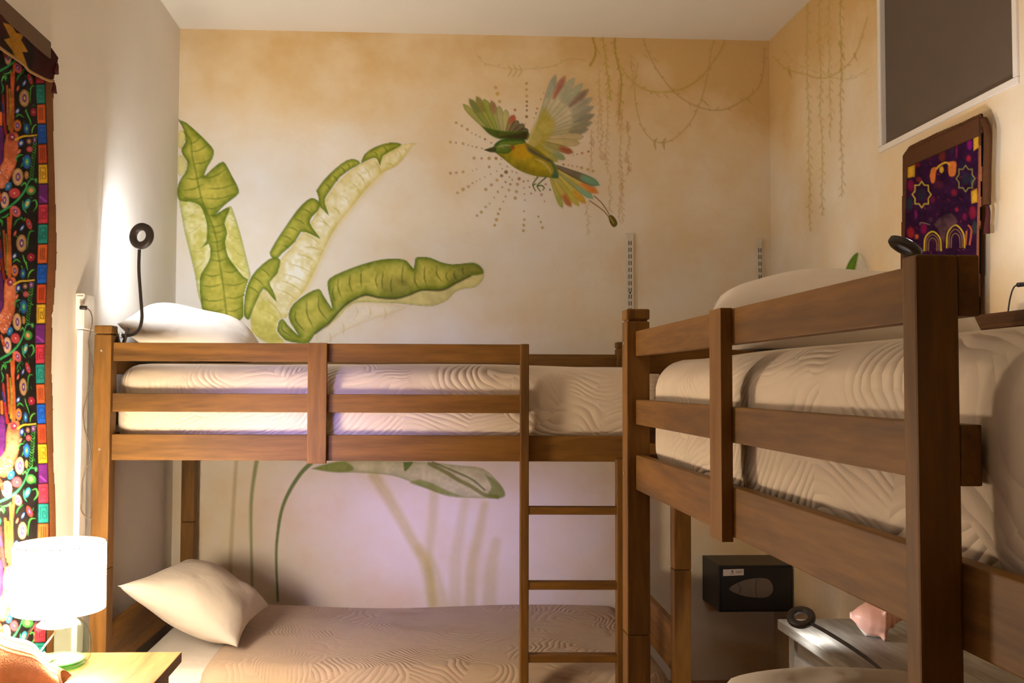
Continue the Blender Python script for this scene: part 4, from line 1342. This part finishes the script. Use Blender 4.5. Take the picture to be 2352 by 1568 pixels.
def bag_point(t, s):
    """t along the sloping ridge, s across from the front foot over the ridge to the back foot"""
    a = np.array([-0.135, 0.0, 0.195]) * (1 - t) + np.array([0.093, 0.045, 0.018]) * t
    wd = 0.085 * (1 - t) + 0.030 * t
    ang = math.pi * s
    hz = a[2] * math.sin(ang) ** 0.75
    y = a[1] - wd * math.cos(ang)
    return (a[0] + 0.012 * math.sin(9 * t + 4 * s), y + 0.006 * math.sin(14 * t), max(0.001, hz + 0.004 * math.sin(17 * t + 7 * s)))


def bag_patch(t0, t1, s0, s1, n, m_, off=0.0):
    v, f = [], []
    for i in range(n + 1):
        for j in range(m_ + 1):
            x, y, z = bag_point(t0 + (t1 - t0) * i / n, s0 + (s1 - s0) * j / m_)
            v.append((x + off * 0.3, y - off * 0.5, z + off))
    for i in range(n):
        for j in range(m_):
            f.append((i * (m_ + 1) + j, (i + 1) * (m_ + 1) + j, (i + 1) * (m_ + 1) + j + 1, i * (m_ + 1) + j + 1))
    return v, f


v, f = bag_patch(0, 1, 0, 1, 40, 24)
nb = len(v)
f.append(tuple(k for k in range(25))[::-1])
f.append(tuple(40 * 25 + k for k in range(25)))
f.append(tuple([i * 25 for i in range(41)] + [i * 25 + 24 for i in range(40, -1, -1)]))
pyobj('bag_body', v, f, M['cushion'], bag, True)
for s0 in (0.30, 0.345, 0.46):
    v, f = bag_patch(0.0, 0.97, s0, s0 + 0.022, 40, 2, 0.0012)
    pyobj('stripe', v, f, M['cushion_stripe'], bag, True)
v, f = bag_patch(0.965, 1.0, 0.05, 0.95, 3, 16, 0.0012)
pyobj('end_hem', v, f, simple('rust_hem_cotton', (150, 78, 50), 0.9), bag, True)

# ------------------------------------------------------------------ safe on the back wall
SX0 = P(1613, 1330, YB).x
SY0, SY1 = 4.20, YB - 0.001
SX1 = min(XR_W - 0.004, P(1822, 1350, SY0).x)
SZ0, SZ1 = P(1720, 1406, SY0).z, P(1720, 1298, SY0).z
safe = thing('safe', 'black steel wall safe with grey oval keypad in the corner', 'safe', ((SX0 + SX1) / 2, (SY0 + SY1) / 2, SZ0))
hx, hy, hz = (SX1 - SX0) / 2, (SY1 - SY0) / 2, SZ1 - SZ0
obj('safe_body', box_bm(-hx, hx, -hy + 0.006, hy, 0, hz, 0.004), M['black_metal'], safe)
dr = obj('door', box_bm(-hx + 0.010, hx - 0.010, -hy, -hy + 0.0055, 0.010, hz - 0.010, 0.0015), M['black_metal'], safe)


def front_shape(pts, y0, y1):
    bm = bmesh.new()
    a = [bm.verts.new((x, y0, z)) for x, z in pts]
    b2 = [bm.verts.new((x, y1, z)) for x, z in pts]
    bm.faces.new(a)
    bm.faces.new(b2[::-1])
    for k in range(len(pts)):
        k2 = (k + 1) % len(pts)
        bm.faces.new((a[k], b2[k], b2[k2], a[k2]))
    bmesh.ops.recalc_face_normals(bm, faces=bm.faces[:])
    return bm


def front_px(px, py):
    q = on_plane(px, py, 1, SY0)
    return (q[0] - (SX0 + SX1) / 2, q[2] - SZ0)


C8 = conv(1640, 1270, 160 / 2091)
oval = C8([(455, 1060), (530, 980), (700, 890), (900, 810), (1150, 755), (1400, 740), (1600, 770), (1700, 860), (1755, 1000), (1750, 1130), (1690, 1230), (1560, 1310), (1350, 1325), (1000, 1300), (800, 1250), (600, 1180), (490, 1120)])
kp = obj('keypad_plate', front_shape([front_px(*q) for q in catmull(oval + [oval[0]], 3)[:-1]], -hy - 0.006, -hy - 0.0001), M['keypad'], dr)
for pts in ([(1262, 770), (1274, 770), (1236, 1000), (1272, 1300), (1258, 1300), (1222, 1000)], [(705, 905), (720, 900), (800, 1050), (745, 1215), (730, 1210), (780, 1050)]):
    obj('keypad_groove', front_shape([front_px(*q) for q in C8(pts)], -hy - 0.0068, -hy - 0.0058), M['black_metal'], kp)
st = obj('sticker', front_shape([front_px(*q) for q in C8([(275, 490), (890, 470), (890, 660), (275, 685)])], -hy - 0.0006, -hy - 0.0001), M['sticker'], dr)
for pts in ([(525, 515), (570, 513), (570, 575), (525, 578)], [(490, 600), (610, 596), (610, 604), (490, 608)], [(660, 530), (860, 524), (860, 534), (660, 540)], [(660, 560), (860, 554), (860, 564), (660, 570)], [(660, 590), (840, 584), (840, 594), (660, 600)], [(490, 625), (610, 621), (610, 629), (490, 633)]):
    obj('print_mark', front_shape([front_px(*q) for q in C8(pts)], -hy - 0.0009, -hy - 0.0005), M['ink'], st)

# ------------------------------------------------------------------ slotted shelf standards on the back wall


def standard(label, px0, px1, py0, py1, with_slots):
    a, b_ = on_plane(px0, py0, 1, YB), on_plane(px1, py1, 1, YB)
    w, h = b_[0] - a[0], a[2] - b_[2]
    t = thing('shelf_standard', label, 'shelf standard', ((a[0] + b_[0]) / 2, YB, b_[2]), 0, 'slotted shelf standards')
    obj('channel', box_bm(-w / 2, w / 2, -0.012, -0.0005, 0, h, 0.0015), M['metal_white'], t)
    bm = bmesh.new()
    z = 0.012
    while z < h - 0.05:
        for s in (-1, 1):
            cx = s * 0.0052
            box_bm(cx - 0.0018, cx + 0.0018, -0.0126, -0.0118, z, z + 0.020, bm=bm)
        z += 0.0325
    obj('slots', bm, M['slot'], t)
    v, f = tube([(0, -0.0118, h * 0.48), (0, -0.0145, h * 0.48)], 0.0045, 12)
    pyobj('screw', v, f, M['slot'], t)
    return t


standard('white slotted metal standard rising behind the near bunk post', 1437, 1455, 536, 800, True)
standard('white slotted metal standard nearest the room corner, above the pillow', 1738, 1750, 550, 800, True)

# ------------------------------------------------------------------ outlet, duct and cord on the left wall
ob = thing('wall_outlet', 'white outlet box with black plug on the left wall', 'outlet', (XL, 3.19, 1.60))
y0, y1 = on_plane(172, 700, 0, XL)[1], on_plane(197, 700, 0, XL)[1]
zt, zb_ = on_plane(185, 676, 0, XL)[2] - 1.60, on_plane(185, 757, 0, XL)[2] - 1.60
obj('outlet_box', box_bm(0.0005, 0.030, y0 - 3.19 + 0.004, y1 - 3.19, zb_, zt, 0.003), M['white_plastic'], ob)
obj('socket_face', box_bm(0.006, 0.026, y0 - 3.19 + 0.0005, y0 - 3.19 + 0.0045, zb_ + 0.01, zt - 0.01, 0.001), M['white_plastic'], ob)
yd0, yd1 = on_plane(174, 900, 0, XL)[1], on_plane(189, 900, 0, XL)[1]
dz = on_plane(182, 758, 0, XL)[2]
tag(obj('cable_duct', box_bm(XL + 0.0005, XL + 0.020, yd0, yd1, 0.0, dz, 0.003), M['white_plastic']), 'narrow white vertical cable duct on the left wall', 'duct')
cr = thing('charging_cord', 'thin grey cord with black plug hanging beside the duct', 'cord', tuple(P(188, 1140, 3.19)))
base = P(188, 1140, 3.19)
pl0, pl1 = P(184, 706, 3.165) - base, P(199, 707, 3.165) - base
v, f = tube([pl0, pl0 * 0.5 + pl1 * 0.5, pl1], 0.0072, 10)
pyobj('plug', v, f, M['black_plastic'], cr, True)
cp = [(199, 707), (208, 716), (212, 735), (208, 760), (203, 790), (210, 825), (212, 870), (198, 915), (191, 950), (196, 990), (206, 1020), (206, 1055), (194, 1085), (189, 1110), (188, 1150), (187, 1170), (196, 1185), (212, 1192)]
v, f = tube(catmull([P(x, y, 3.17) - base for x, y in cp], 8), 0.0019, 7)
pyobj('cord_line', v, f, M['grey_cord'], cr, True)

# ------------------------------------------------------------------ wooden wall shelf and cord on the right wall
ws = thing('wall_shelf', 'short dark wooden wall shelf above the near upper quilt', 'shelf', (XR_W, 2.45, 1.56))
obj('shelf_board', box_bm(-0.125, -0.0005, -0.25, 0.135, -0.01, 0.060, 0.004), M['shelf_wood'], ws)
obj('shelf_lip', box_bm(-0.131, -0.1252, -0.25, 0.135, 0.018, 0.030, 0.001), M['shelf_wood'], ws)
pc0 = Vector((1.655, 2.62, 0)) * 0 + Vector(on_plane(2352, 653, 0, 1.66))
base = Vector(on_plane(2315, 712, 0, 1.62))
uc = thing('charging_cord', 'black charging plug and cord above the dark wall shelf', 'cord', tuple(base))
p1, p0 = Vector(on_plane(2338, 654, 0, 1.64)), Vector(on_plane(2362, 652, 0, 1.675))
v, f = tube([p1 - base, (p0 + p1) / 2 - base, p0 - base], 0.0065, 10)
pyobj('plug', v, f, M['black_plastic'], uc, True)
cp = [Vector(on_plane(x, y, 0, X)) for x, y, X in ((2338, 654, 1.64), (2330, 658, 1.637), (2324, 670, 1.63), (2319, 690, 1.625), (2316, 712, 1.62), (2315, 718, 1.62))]
v, f = tube(catmull([q - base for q in cp], 6), 0.0021, 7)
pyobj('cord_line', v, f, M['black_plastic'], uc, True)
bx = thing('wall_outlet', 'white outlet box above the dark wall shelf', 'outlet', (XR_W, p0.y - 0.02, p0.z))
obj('outlet_box', box_bm(-0.028, -0.0005, -0.05, 0.02, -0.04, 0.05, 0.003), M['white_plastic'], bx)
obj('socket_face', box_bm(-0.0305, -0.0285, -0.035, 0.005, -0.03, 0.04, 0.001), M['white_plastic'], bx)

# ------------------------------------------------------------------ big embroidered hanging on the left wall
TAPX = XL + 0.030
tap = thing('wall_hanging', 'large embroidered wall hanging with coloured border blocks behind the lamp', 'tapestry', tuple(on_plane(60, 1560, 0, TAPX)))
tap_loc = np.array(tap.location)


def tap_wave(amp, off=0.0, ph=0.0):
    def w(q):
        q = q.copy()
        q[..., 0] += off + amp * np.sin(q[..., 2] * 7 + q[..., 1] * 9 + ph) + 0.5 * amp * np.sin(q[..., 1] * 31 + ph)
        return q - tap_loc
    return w


cv = Canvas(-190, 40, 134, 1600, 1.5)
edge_r = [(120, 160), (124, 200), (122, 300), (121, 420), (123, 520), (125, 580), (122, 660), (120, 712), (117, 722), (120, 770), (119, 840), (122, 880), (125, 940), (124, 1030), (122, 1060), (126, 1130), (126, 1240), (125, 1600)]
cv.poly([(-190, -200), (110, 60)] + edge_r + [(-190, 1600)], (134, 84, 48), 1, 1.5, mott=0.12, smooth=1)
cv.poly([(-190, -200), (106, 90), (107, 300), (106, 600), (104, 900), (108, 1200), (108, 1600), (-190, 1600)], (26, 20, 18), 1, 1.5, mott=0.5, smooth=1)
K3 = 1 / 3.733


def tile(yr, mx=None, sc=1.0):
    def X(x):
        x = x * K3
        return x if mx is None else mx - x

    def Yv(y):
        return yr + (y - 571) * K3 * sc
    CC = lambda pts: [(X(a), Yv(b_)) for a, b_ in pts]
    # purple ground, trunk and red stems
    cv.poly(CC([(-10, 500), (30, 520), (40, 700), (20, 860), (-20, 880)]), (96, 34, 110), 1, 4, mott=0.5)
    for q, w, c in (([(92, 40), (100, 250), (102, 420), (98, 545)], 6, (190, 96, 46)), ([(55, 150), (62, 300), (70, 480)], 4, (186, 86, 40)), ([(20, 230), (35, 420), (55, 560)], 5, (150, 40, 40)), ([(75, 180), (84, 330), (80, 520)], 3.4, (150, 132, 40)), ([(15, 300), (30, 380)], 4, (54, 50, 130)), ([(5, 380), (10, 480)], 5, (226, 110, 50)), ([(112, -40), (108, 60), (98, 200)], 4.4, (204, 92, 50))):
        cv.stroke(CC(q), w, c, 1, w1=w * 1.2, mott=0.5)
    cv.poly(CC([(60, 570), (130, 545), (150, 620), (140, 760), (125, 860), (60, 1020), (0, 1010), (-20, 900), (40, 800), (45, 680)]), (214, 112, 74), 1, 2, edge=(180, 80, 40), ew=3, hi=(236, 150, 110), hw_=0.7, mott=0.4)
    for k in range(26):
        x, y = random.uniform(0, 95), random.uniform(840, 1010)
        cv.dot(X(x), Yv(y), 1.2, 1.6, 0, random.choice([(250, 226, 220), (240, 170, 150), (150, 60, 120)]), 0.9)
    cv.dot(X(100), Yv(590), 7, 9, 0, (170, 60, 80), 1, edge=(110, 40, 80))
    cv.dot(X(105), Yv(588), 2, 2, 0, (240, 220, 230))
    # big green ribbon, fern and curls
    cv.stroke(CC([(-10, 1250), (80, 1200), (150, 1130), (200, 1050), (240, 960), (290, 950)]), 5, (56, 170, 100), 1, w1=2.4, mott=0.4)
    for k in range(15):
        y = 610 + k * 24
        x = 290 - k * 2.5
        for sx in (-1, 1):
            cv.stroke(CC([(x, y), (x + sx * 10, y - 10), (x + sx * 22, y - 26)]), 1.9, random.choice([(60, 150, 50), (90, 180, 70), (46, 120, 50)]), 1, taper=True, smooth=3)
    for q, c in (([(240, 300), (245, 200), (262, 155), (300, 150)], (70, 160, 60)), ([(255, 560), (262, 520), (285, 490), (310, 482)], (110, 190, 70)), ([(140, 800), (135, 770), (155, 745), (185, 740)], (70, 170, 80)), ([(165, 850), (185, 800), (180, 760)], (60, 150, 70)), ([(280, 1230), (310, 1180), (300, 1130), (265, 1140)], (80, 180, 80)), ([(200, 350), (215, 400), (235, 440), (250, 490)], (80, 180, 70)), ([(125, 420), (150, 395), (185, 420)], (70, 160, 60)), ([(170, 1010), (200, 980), (215, 1010)], (90, 190, 90)), ([(30, 1280), (70, 1270), (95, 1240)], (70, 180, 90)), ([(0, 1350), (20, 1300), (40, 1330)], (90, 190, 90)), ([(190, 30), (150, 60), (130, 110)], (50, 130, 60)), ([(20, 40), (45, 70), (40, 110)], (50, 150, 60)), ([(0, 120), (20, 170), (5, 220)], (40, 140, 80)), ([(190, 1130), (195, 1200), (225, 1240)], (60, 170, 110))):
        cv.stroke(CC(q), 3.2, c, 1, taper=True, mott=0.4)
    for k in range(18):
        x, y = random.uniform(130, 300), random.uniform(0, 1240)
        a = random.uniform(0, 3)
        cv.stroke([(X(x), Yv(y)), (X(x) + 4 * math.cos(a), Yv(y) + 6 * math.sin(a))], 1.8, random.choice([(50, 140, 60), (40, 110, 60), (100, 180, 70)]), 0.9, smooth=1)
    # flowers: (x, y, rx, ry, angle, petals, heart)
    for x, y, rx, ry, an, c, h in [(190, 255, 42, 76, 0, (206, 160, 110), (96, 60, 130)), (247, 90, 24, 52, -0.4, (214, 70, 54), (110, 50, 130)), (190, 125, 12, 30, 0.5, (70, 110, 200), (200, 210, 240)), (140, 170, 9, 26, 0.3, (220, 100, 80), (220, 100, 80)), (275, 375, 36, 36, 0, (186, 40, 70), (150, 30, 60)), (138, 490, 28, 52, 0, (228, 130, 60), (70, 60, 170)), (205, 515, 25, 45, 0, (40, 96, 170), (50, 150, 160)), (137, 365, 14, 26, 0.4, (70, 120, 210), (220, 226, 244)), (165, 640, 22, 32, 0.3, (40, 90, 190), (226, 230, 240)), (228, 625, 26, 26, 0, (150, 96, 110), (196, 160, 90)), (285, 612, 20, 30, 0, (130, 76, 150), (170, 120, 180)), (235, 692, 30, 26, 0, (222, 92, 96), (150, 60, 110)), (150, 715, 12, 26, 0.5, (228, 130, 110), (228, 130, 110)), (213, 800, 36, 62, 0, (46, 110, 196), (60, 180, 110)), (150, 930, 38, 76, 0, (236, 190, 140), (120, 76, 150)), (212, 915, 18, 36, 0, (206, 150, 90), (180, 120, 70)), (86, 1010, 24, 40, 0.3, (50, 130, 200), (50, 150, 200)), (130, 1070, 40, 46, 0, (222, 84, 90), (200, 60, 90)), (60, 1130, 36, 72, 0, (244, 200, 170), (110, 70, 160)), (255, 1045, 46, 42, 0, (80, 176, 80), (236, 140, 110)), (140, 1225, 34, 52, -0.4, (232, 120, 120), (120, 60, 150)), (225, 1160, 26, 48, 0.4, (60, 180, 190), (240, 210, 130)), (20, 1090, 16, 60, -0.3, (200, 80, 50), (170, 60, 50)), (300, 960, 14, 24, 0, (60, 150, 80), (70, 170, 90))]:
        cv.dot(X(x), Yv(y), rx * K3, ry * K3, an if mx is None else -an, c, 1, edge=tuple(int(v * 0.6) for v in c))
        cv.dot(X(x), Yv(y), rx * K3 * 0.45, ry * K3 * 0.5, an if mx is None else -an, h, 1)
        cv.dot(X(x), Yv(y), rx * K3 * 0.18, ry * K3 * 0.2, 0, (232, 200, 110), 0.8)
    cv.stroke(CC([(130, 610), (180, 582), (240, 578), (308, 571)]), 4.4, (236, 196, 60), 1, w1=2.6)


for yr in (-20, 310, 643, 973, 1303, 1633):
    tile(yr)
    tile(yr + 60, mx=-34)
# column of embroidered blocks
seq = [((206, 78, 40), (100, 40, 24)), ((236, 190, 50), (130, 84, 20)), ((110, 40, 120), (70, 26, 90)), ((216, 62, 84), (120, 26, 50)), ((44, 150, 140), (24, 84, 84)), ((222, 104, 50), (110, 46, 24)), ((30, 96, 196), (16, 50, 130))]
ytop = 973.0
for k in range(-18, 14):
    y0_ = ytop + k * 45.6 if k >= 0 else ytop + k * 45.9
    c, d = seq[k % 7]
    x0_ = 84 + 3.0 * math.sin((y0_ - 300) / 300) + (2 if y0_ < 700 else 0)
    x1_ = 105.5
    q = [(x0_, y0_ + 2), (x1_, y0_ + 1), (x1_, y0_ + 44), (x0_, y0_ + 45)]
    cv.poly(q, c, 1, 1.5, smooth=1, mott=0.25, edge=d, ew=1.2, es=0.6)
    if k % 7 in (0, 5):
        for xx in (0.3, 0.5, 0.7):
            cv.stroke([(x0_ + (x1_ - x0_) * xx, y0_ + 9), (x0_ + (x1_ - x0_) * xx, y0_ + 36)], 2, d, 0.9, smooth=1)
    elif k % 7 == 2:
        cv.stroke([(x0_ + 4, y0_ + 30), (x0_ + 14, y0_ + 40)], 5, (160, 70, 180), 0.8, smooth=1)
    else:
        w_ = x1_ - x0_
        sp = [(0.2, 0.82), (0.2, 0.2), (0.8, 0.2), (0.8, 0.75), (0.42, 0.75), (0.42, 0.42), (0.62, 0.42), (0.62, 0.58)]
        cv.stroke([(x0_ + w_ * a, y0_ + 45 * b_) for a, b_ in sp], 1.7, d, 0.95, smooth=1)
cv.stroke([(106.3, 60), (107, 300), (106, 600), (104.5, 900), (108, 1200), (108, 1600)], 1.6, (44, 26, 20), 1, smooth=4)
# the cloth starts under the valance and ends before the table
cv.a[cv.ys > 1556, :] = 0
for i, yy in enumerate(cv.ys):
    cv.a[i, cv.xs > np.interp(yy, [e[1] for e in edge_r], [e[0] for e in edge_r])] = 0
    cv.a[i, cv.xs * 0.9 - 5 > yy] = 0
cv.a[cv.a > 0.3] = 1
cv.a[cv.a <= 0.3] = 0
cloth = cv.to_mesh('embroidered_cloth', 0, TAPX, M['tapestry'], tap, tap_wave(0.005), thr=0.5, flat_alpha=True)
md = cloth.modifiers.new('thickness', 'SOLIDIFY')
md.thickness = 0.004
md.offset = -1
# valance with the zigzag figure
C9 = conv(0, 60, 150 / 588)
cv = Canvas(-190, -190, 136, 200, 1.5)
val = C9([(440, 245), (455, 190), (520, 288), (505, 360), (480, 490), (440, 490), (360, 455), (260, 400), (220, 350), (130, 285), (0, 195)]) + [(-60, 60), (-120, 30), (-190, -20), (-190, -160)] + C9([(-100, -170), (150, 5)])
cv.poly(val, (62, 22, 24), 1, 1.5, mott=0.4, smooth=1)
cv.poly(C9([(-10, 80), (60, 90), (110, 120), (180, 260), (250, 390), (130, 290), (0, 190)]), (34, 26, 22), 0.9, 4, smooth=1)
cv.poly(C9([(215, 100), (290, 140), (330, 230), (290, 400), (240, 340), (205, 235), (250, 230)]), (26, 20, 22), 0.9, 3, smooth=1)
cv.poly(C9([(20, -30), (110, -10), (150, 60), (215, 75), (190, 125), (252, 232), (198, 232), (242, 352), (190, 325), (132, 275), (112, 220), (28, 120), (95, 105), (60, 40)]), (186, 134, 40), 1, 1.5, smooth=1, mott=0.25)
cv.poly([(-90, -60), (-60, -30), (-30, -20), (-45, 10), (-20, 45), (-60, 20), (-80, -10)], (186, 134, 40), 1, 1.5, smooth=1, mott=0.25)
cv.a[cv.a > 0.4] = 1
cv.a[cv.a <= 0.4] = 0
vl = cv.to_mesh('valance', 0, TAPX + 0.014, M['tapestry'], tap, tap_wave(0.003, 0.0, 1.0), thr=0.5, flat_alpha=True)
md = vl.modifiers.new('thickness', 'SOLIDIFY')
md.thickness = 0.004
md.offset = -1
rp = [Vector(on_plane(x, y, 0, TAPX + 0.019)) - Vector(tap_loc) for x, y in C9([(480, 492), (440, 490), (360, 455), (260, 400), (220, 350), (130, 285), (0, 195)]) + [(-60, 60), (-120, 30), (-190, -20)]]
v, f = tube(catmull(rp, 8), 0.0042, 8)
pyobj('trim_cord', v, f, M['rope'], tap, True)
# hanging board along the top
pa = on_plane(114, 96, 0, TAPX + 0.012)
zt_ = pa[2]
obj('hanging_board', box_bm(-0.022, 0.016, 1.75 - tap_loc[1], pa[1] - tap_loc[1] + 0.004, zt_ - 0.052 - tap_loc[2], zt_ - tap_loc[2], 0.004), M['dark_board'], tap)
for (xa, ya), (xb, yb) in ((C9([(512, 330)])[0], C9([(508, 425)])[0]), (C9([(482, 500)])[0], C9([(492, 605)])[0])):
    pts = [Vector(on_plane(xa + (xb - xa) * t + math.sin(t * 5), ya + (yb - ya) * t, 0, TAPX + 0.018)) - Vector(tap_loc) for t in np.linspace(0, 1, 6)]
    v, f = tube(pts, 0.003, 8, 0.009)
    pyobj('tassel', v, f, M['tassel'], tap, True)

# ------------------------------------------------------------------ small embroidered hanging on the right wall
RTX = XR_W - 0.030
rt = thing('wall_hanging', 'small purple embroidered wall hanging with brown border under the window', 'tapestry', tuple(on_plane(2170, 760, 0, RTX)))
rt_loc = np.array(rt.location)
CA = conv(2040, 240, 260 / 1132)
cv = Canvas(2066, 255, 2290, 800, 1.5)
BRN = (100, 64, 40)
outer = CA([(205, 455), (230, 420), (500, 290), (740, 190), (940, 95), (955, 150), (945, 300), (930, 800), (925, 1400), (915, 2400), (130, 2400), (150, 1300), (165, 700), (160, 520)])
cv.poly(outer, BRN, 1, 1.5, smooth=1, mott=0.18)
field = CA([(215, 575), (500, 440), (850, 290), (915, 300), (912, 900), (905, 1600), (895, 2400), (170, 2400), (180, 1300), (195, 800)])
cv.poly(field, (52, 16, 56), 1, 1.5, smooth=1, mott=0.6)
for x, y, rx, ry, c in [(300, 600, 40, 30, (130, 30, 50)), (420, 520, 40, 40, (96, 30, 60)), (555, 510, 40, 70, (126, 48, 36)), (650, 450, 30, 50, (60, 40, 60)), (700, 450, 14, 90, (130, 24, 90)), (830, 400, 30, 60, (150, 24, 130)), (820, 540, 26, 36, (176, 40, 60)), (240, 810, 36, 60, (150, 22, 80)), (230, 990, 34, 70, (40, 60, 70)), (320, 750, 30, 30, (140, 40, 50)), (520, 800, 60, 50, (90, 30, 60)), (675, 880, 34, 40, (140, 30, 56)), (460, 950, 26, 40, (120, 26, 66)), (700, 1050, 20, 24, (170, 36, 60)), (860, 1080, 40, 70, (150, 30, 60)), (290, 1100, 16, 50, (130, 30, 120)), (440, 1150, 30, 30, (84, 44, 80)), (370, 1240, 36, 60, (150, 20, 90)), (240, 1280, 40, 60, (176, 40, 50)), (780, 1120, 26, 40, (140, 24, 80)), (880, 1230, 26, 70, (56, 70, 76)), (300, 1320, 20, 26, (224, 110, 60)), (860, 760, 30, 60, (50, 60, 80)), (750, 600, 20, 60, (40, 30, 70))]:
    (px_, py_), = CA([(x, y)])
    cv.dot(px_, py_, rx * 0.23, ry * 0.23, 0, c, 0.9, 2.5, edge=tuple(int(v * 0.6) for v in c))
for k in range(140):
    x, y = random.uniform(200, 900), random.uniform(480, 2300)
    (px_, py_), = CA([(x, y)])
    a = random.uniform(0, 3.1)
    cv.stroke([(px_, py_), (px_ + 5 * math.cos(a), py_ + 5 * math.sin(a))], 1.6, random.choice([(150, 30, 90), (96, 30, 90), (170, 60, 50), (60, 50, 80), (120, 24, 60)]), 0.7, smooth=1)
YL = (232, 180, 56)
for q in ([(212, 612), (284, 600), (280, 722), (208, 735)], [(868, 330), (920, 305), (922, 430), (870, 465)], [(845, 868), (905, 838), (912, 975), (848, 992)], [(205, 1830), (290, 1800), (290, 1930), (205, 1950)], [(830, 2000), (900, 1980), (900, 2110), (830, 2130)]):
    cv.poly(CA(q), YL, 1, 1.5, smooth=1, mott=0.2, edge=(170, 120, 30), ew=2)
cv.poly(CA([(430, 720), (450, 640), (500, 630), (490, 690), (480, 770), (450, 785)]), (226, 128, 60), 1, 2)
cv.poly(CA([(615, 575), (690, 570), (696, 640), (680, 710), (630, 715), (615, 650)]), (226, 128, 60), 1, 2)
cv.stroke(CA([(500, 640), (530, 610), (590, 580), (630, 600)]), 4, YL, 1)
cv.poly(CA([(530, 630), (560, 620), (570, 660), (550, 685), (530, 670)]), YL, 1, 2)
for cx, cy, c in ((350, 900, (214, 190, 70)), (790, 740, (150, 140, 80))):
    pts = []
    for k in range(17):
        a = 2 * math.pi * k / 16
        r = 1.0 if k % 2 else 1.32
        pts.append((cx + 72 * r * math.cos(a), cy + 100 * r * math.sin(a)))
    cv.stroke(CA(pts), 2.6, c, 0.95, smooth=1)
    (px_, py_), = CA([(cx, cy)])
    cv.dot(px_, py_, 9, 14, 0, (40, 44, 62), 0.9, 4)
for cx, cy, w, hgt in ((460, 1400, 85, 130), (690, 1370, 90, 165)):
    for k in range(3):
        sc = 1 - 0.25 * k
        pts = [(cx - w * sc, cy + 60), (cx - w * sc * 0.85, cy - hgt * 0.55 * sc), (cx, cy - hgt * sc), (cx + w * sc * 0.85, cy - hgt * 0.5 * sc), (cx + w * sc, cy + 60)]
        cv.stroke(CA(pts), 3.2 if k == 0 else 1.8, (232, 200, 50) if k == 0 else (170, 130, 90), 0.95)
cv.poly(CA([(470, 1200), (540, 1130), (640, 1090), (700, 1150), (690, 1200), (600, 1260), (570, 1400), (520, 1260)]), (110, 76, 84), 0.8, 4, mott=0.8)
for q in ([(820, 1210), (850, 1260), (830, 1400)], [(800, 1270), (790, 1400)]):
    cv.stroke(CA(q), 4, (214, 110, 66), 0.9, smooth=2)
cv.stroke(CA([(330, 1200), (350, 1180), (430, 1200)]), 2, (150, 140, 110), 0.8)
cv.stroke(CA([(935, 420), (928, 800), (920, 1100), (912, 1400), (905, 2400)]), 5, (180, 110, 80), 0.85)
cv.a[cv.a > 0.4] = 1
cv.a[cv.a <= 0.4] = 0
cl = cv.to_mesh('embroidered_cloth', 0, RTX, M['tapestry'], rt, lambda q: q - rt_loc, thr=0.5, flat_alpha=True)
md = cl.modifiers.new('thickness', 'SOLIDIFY')
md.thickness = 0.005
md.offset = 1
# rolled selvedge standing off the near side, and the cloth sleeve on top
sv = [Vector(on_plane(x, y, 0, RTX - 0.004 + 0.003 * math.sin(y * 0.05))) - Vector(rt_loc) for x, y in CA([(955, 150), (985, 220), (998, 330), (990, 600), (985, 900), (988, 1000)])]
v, f = tube(catmull(sv, 6), 0.011, 10)
pyobj('side_roll', v, f, M['brown_cloth'], rt, True)
sv = [Vector(on_plane(x, y, 0, RTX)) - Vector(rt_loc) for x, y in CA([(990, 1000), (1000, 1080), (990, 1200), (985, 1290)])]
v, f = tube(catmull(sv, 6), 0.005, 8, 0.009)
pyobj('tassel', v, f, M['tassel'], rt, True)
a_, b_ = on_plane(2088, 352, 0, RTX), on_plane(2256, 264, 0, RTX)
obj('top_sleeve', box_bm(-0.012, 0.014, b_[1] - rt_loc[1], a_[1] - rt_loc[1], (a_[2] + b_[2]) / 2 - 0.055 - rt_loc[2], (a_[2] + b_[2]) / 2 - rt_loc[2], 0.005), M['brown_cloth'], rt)
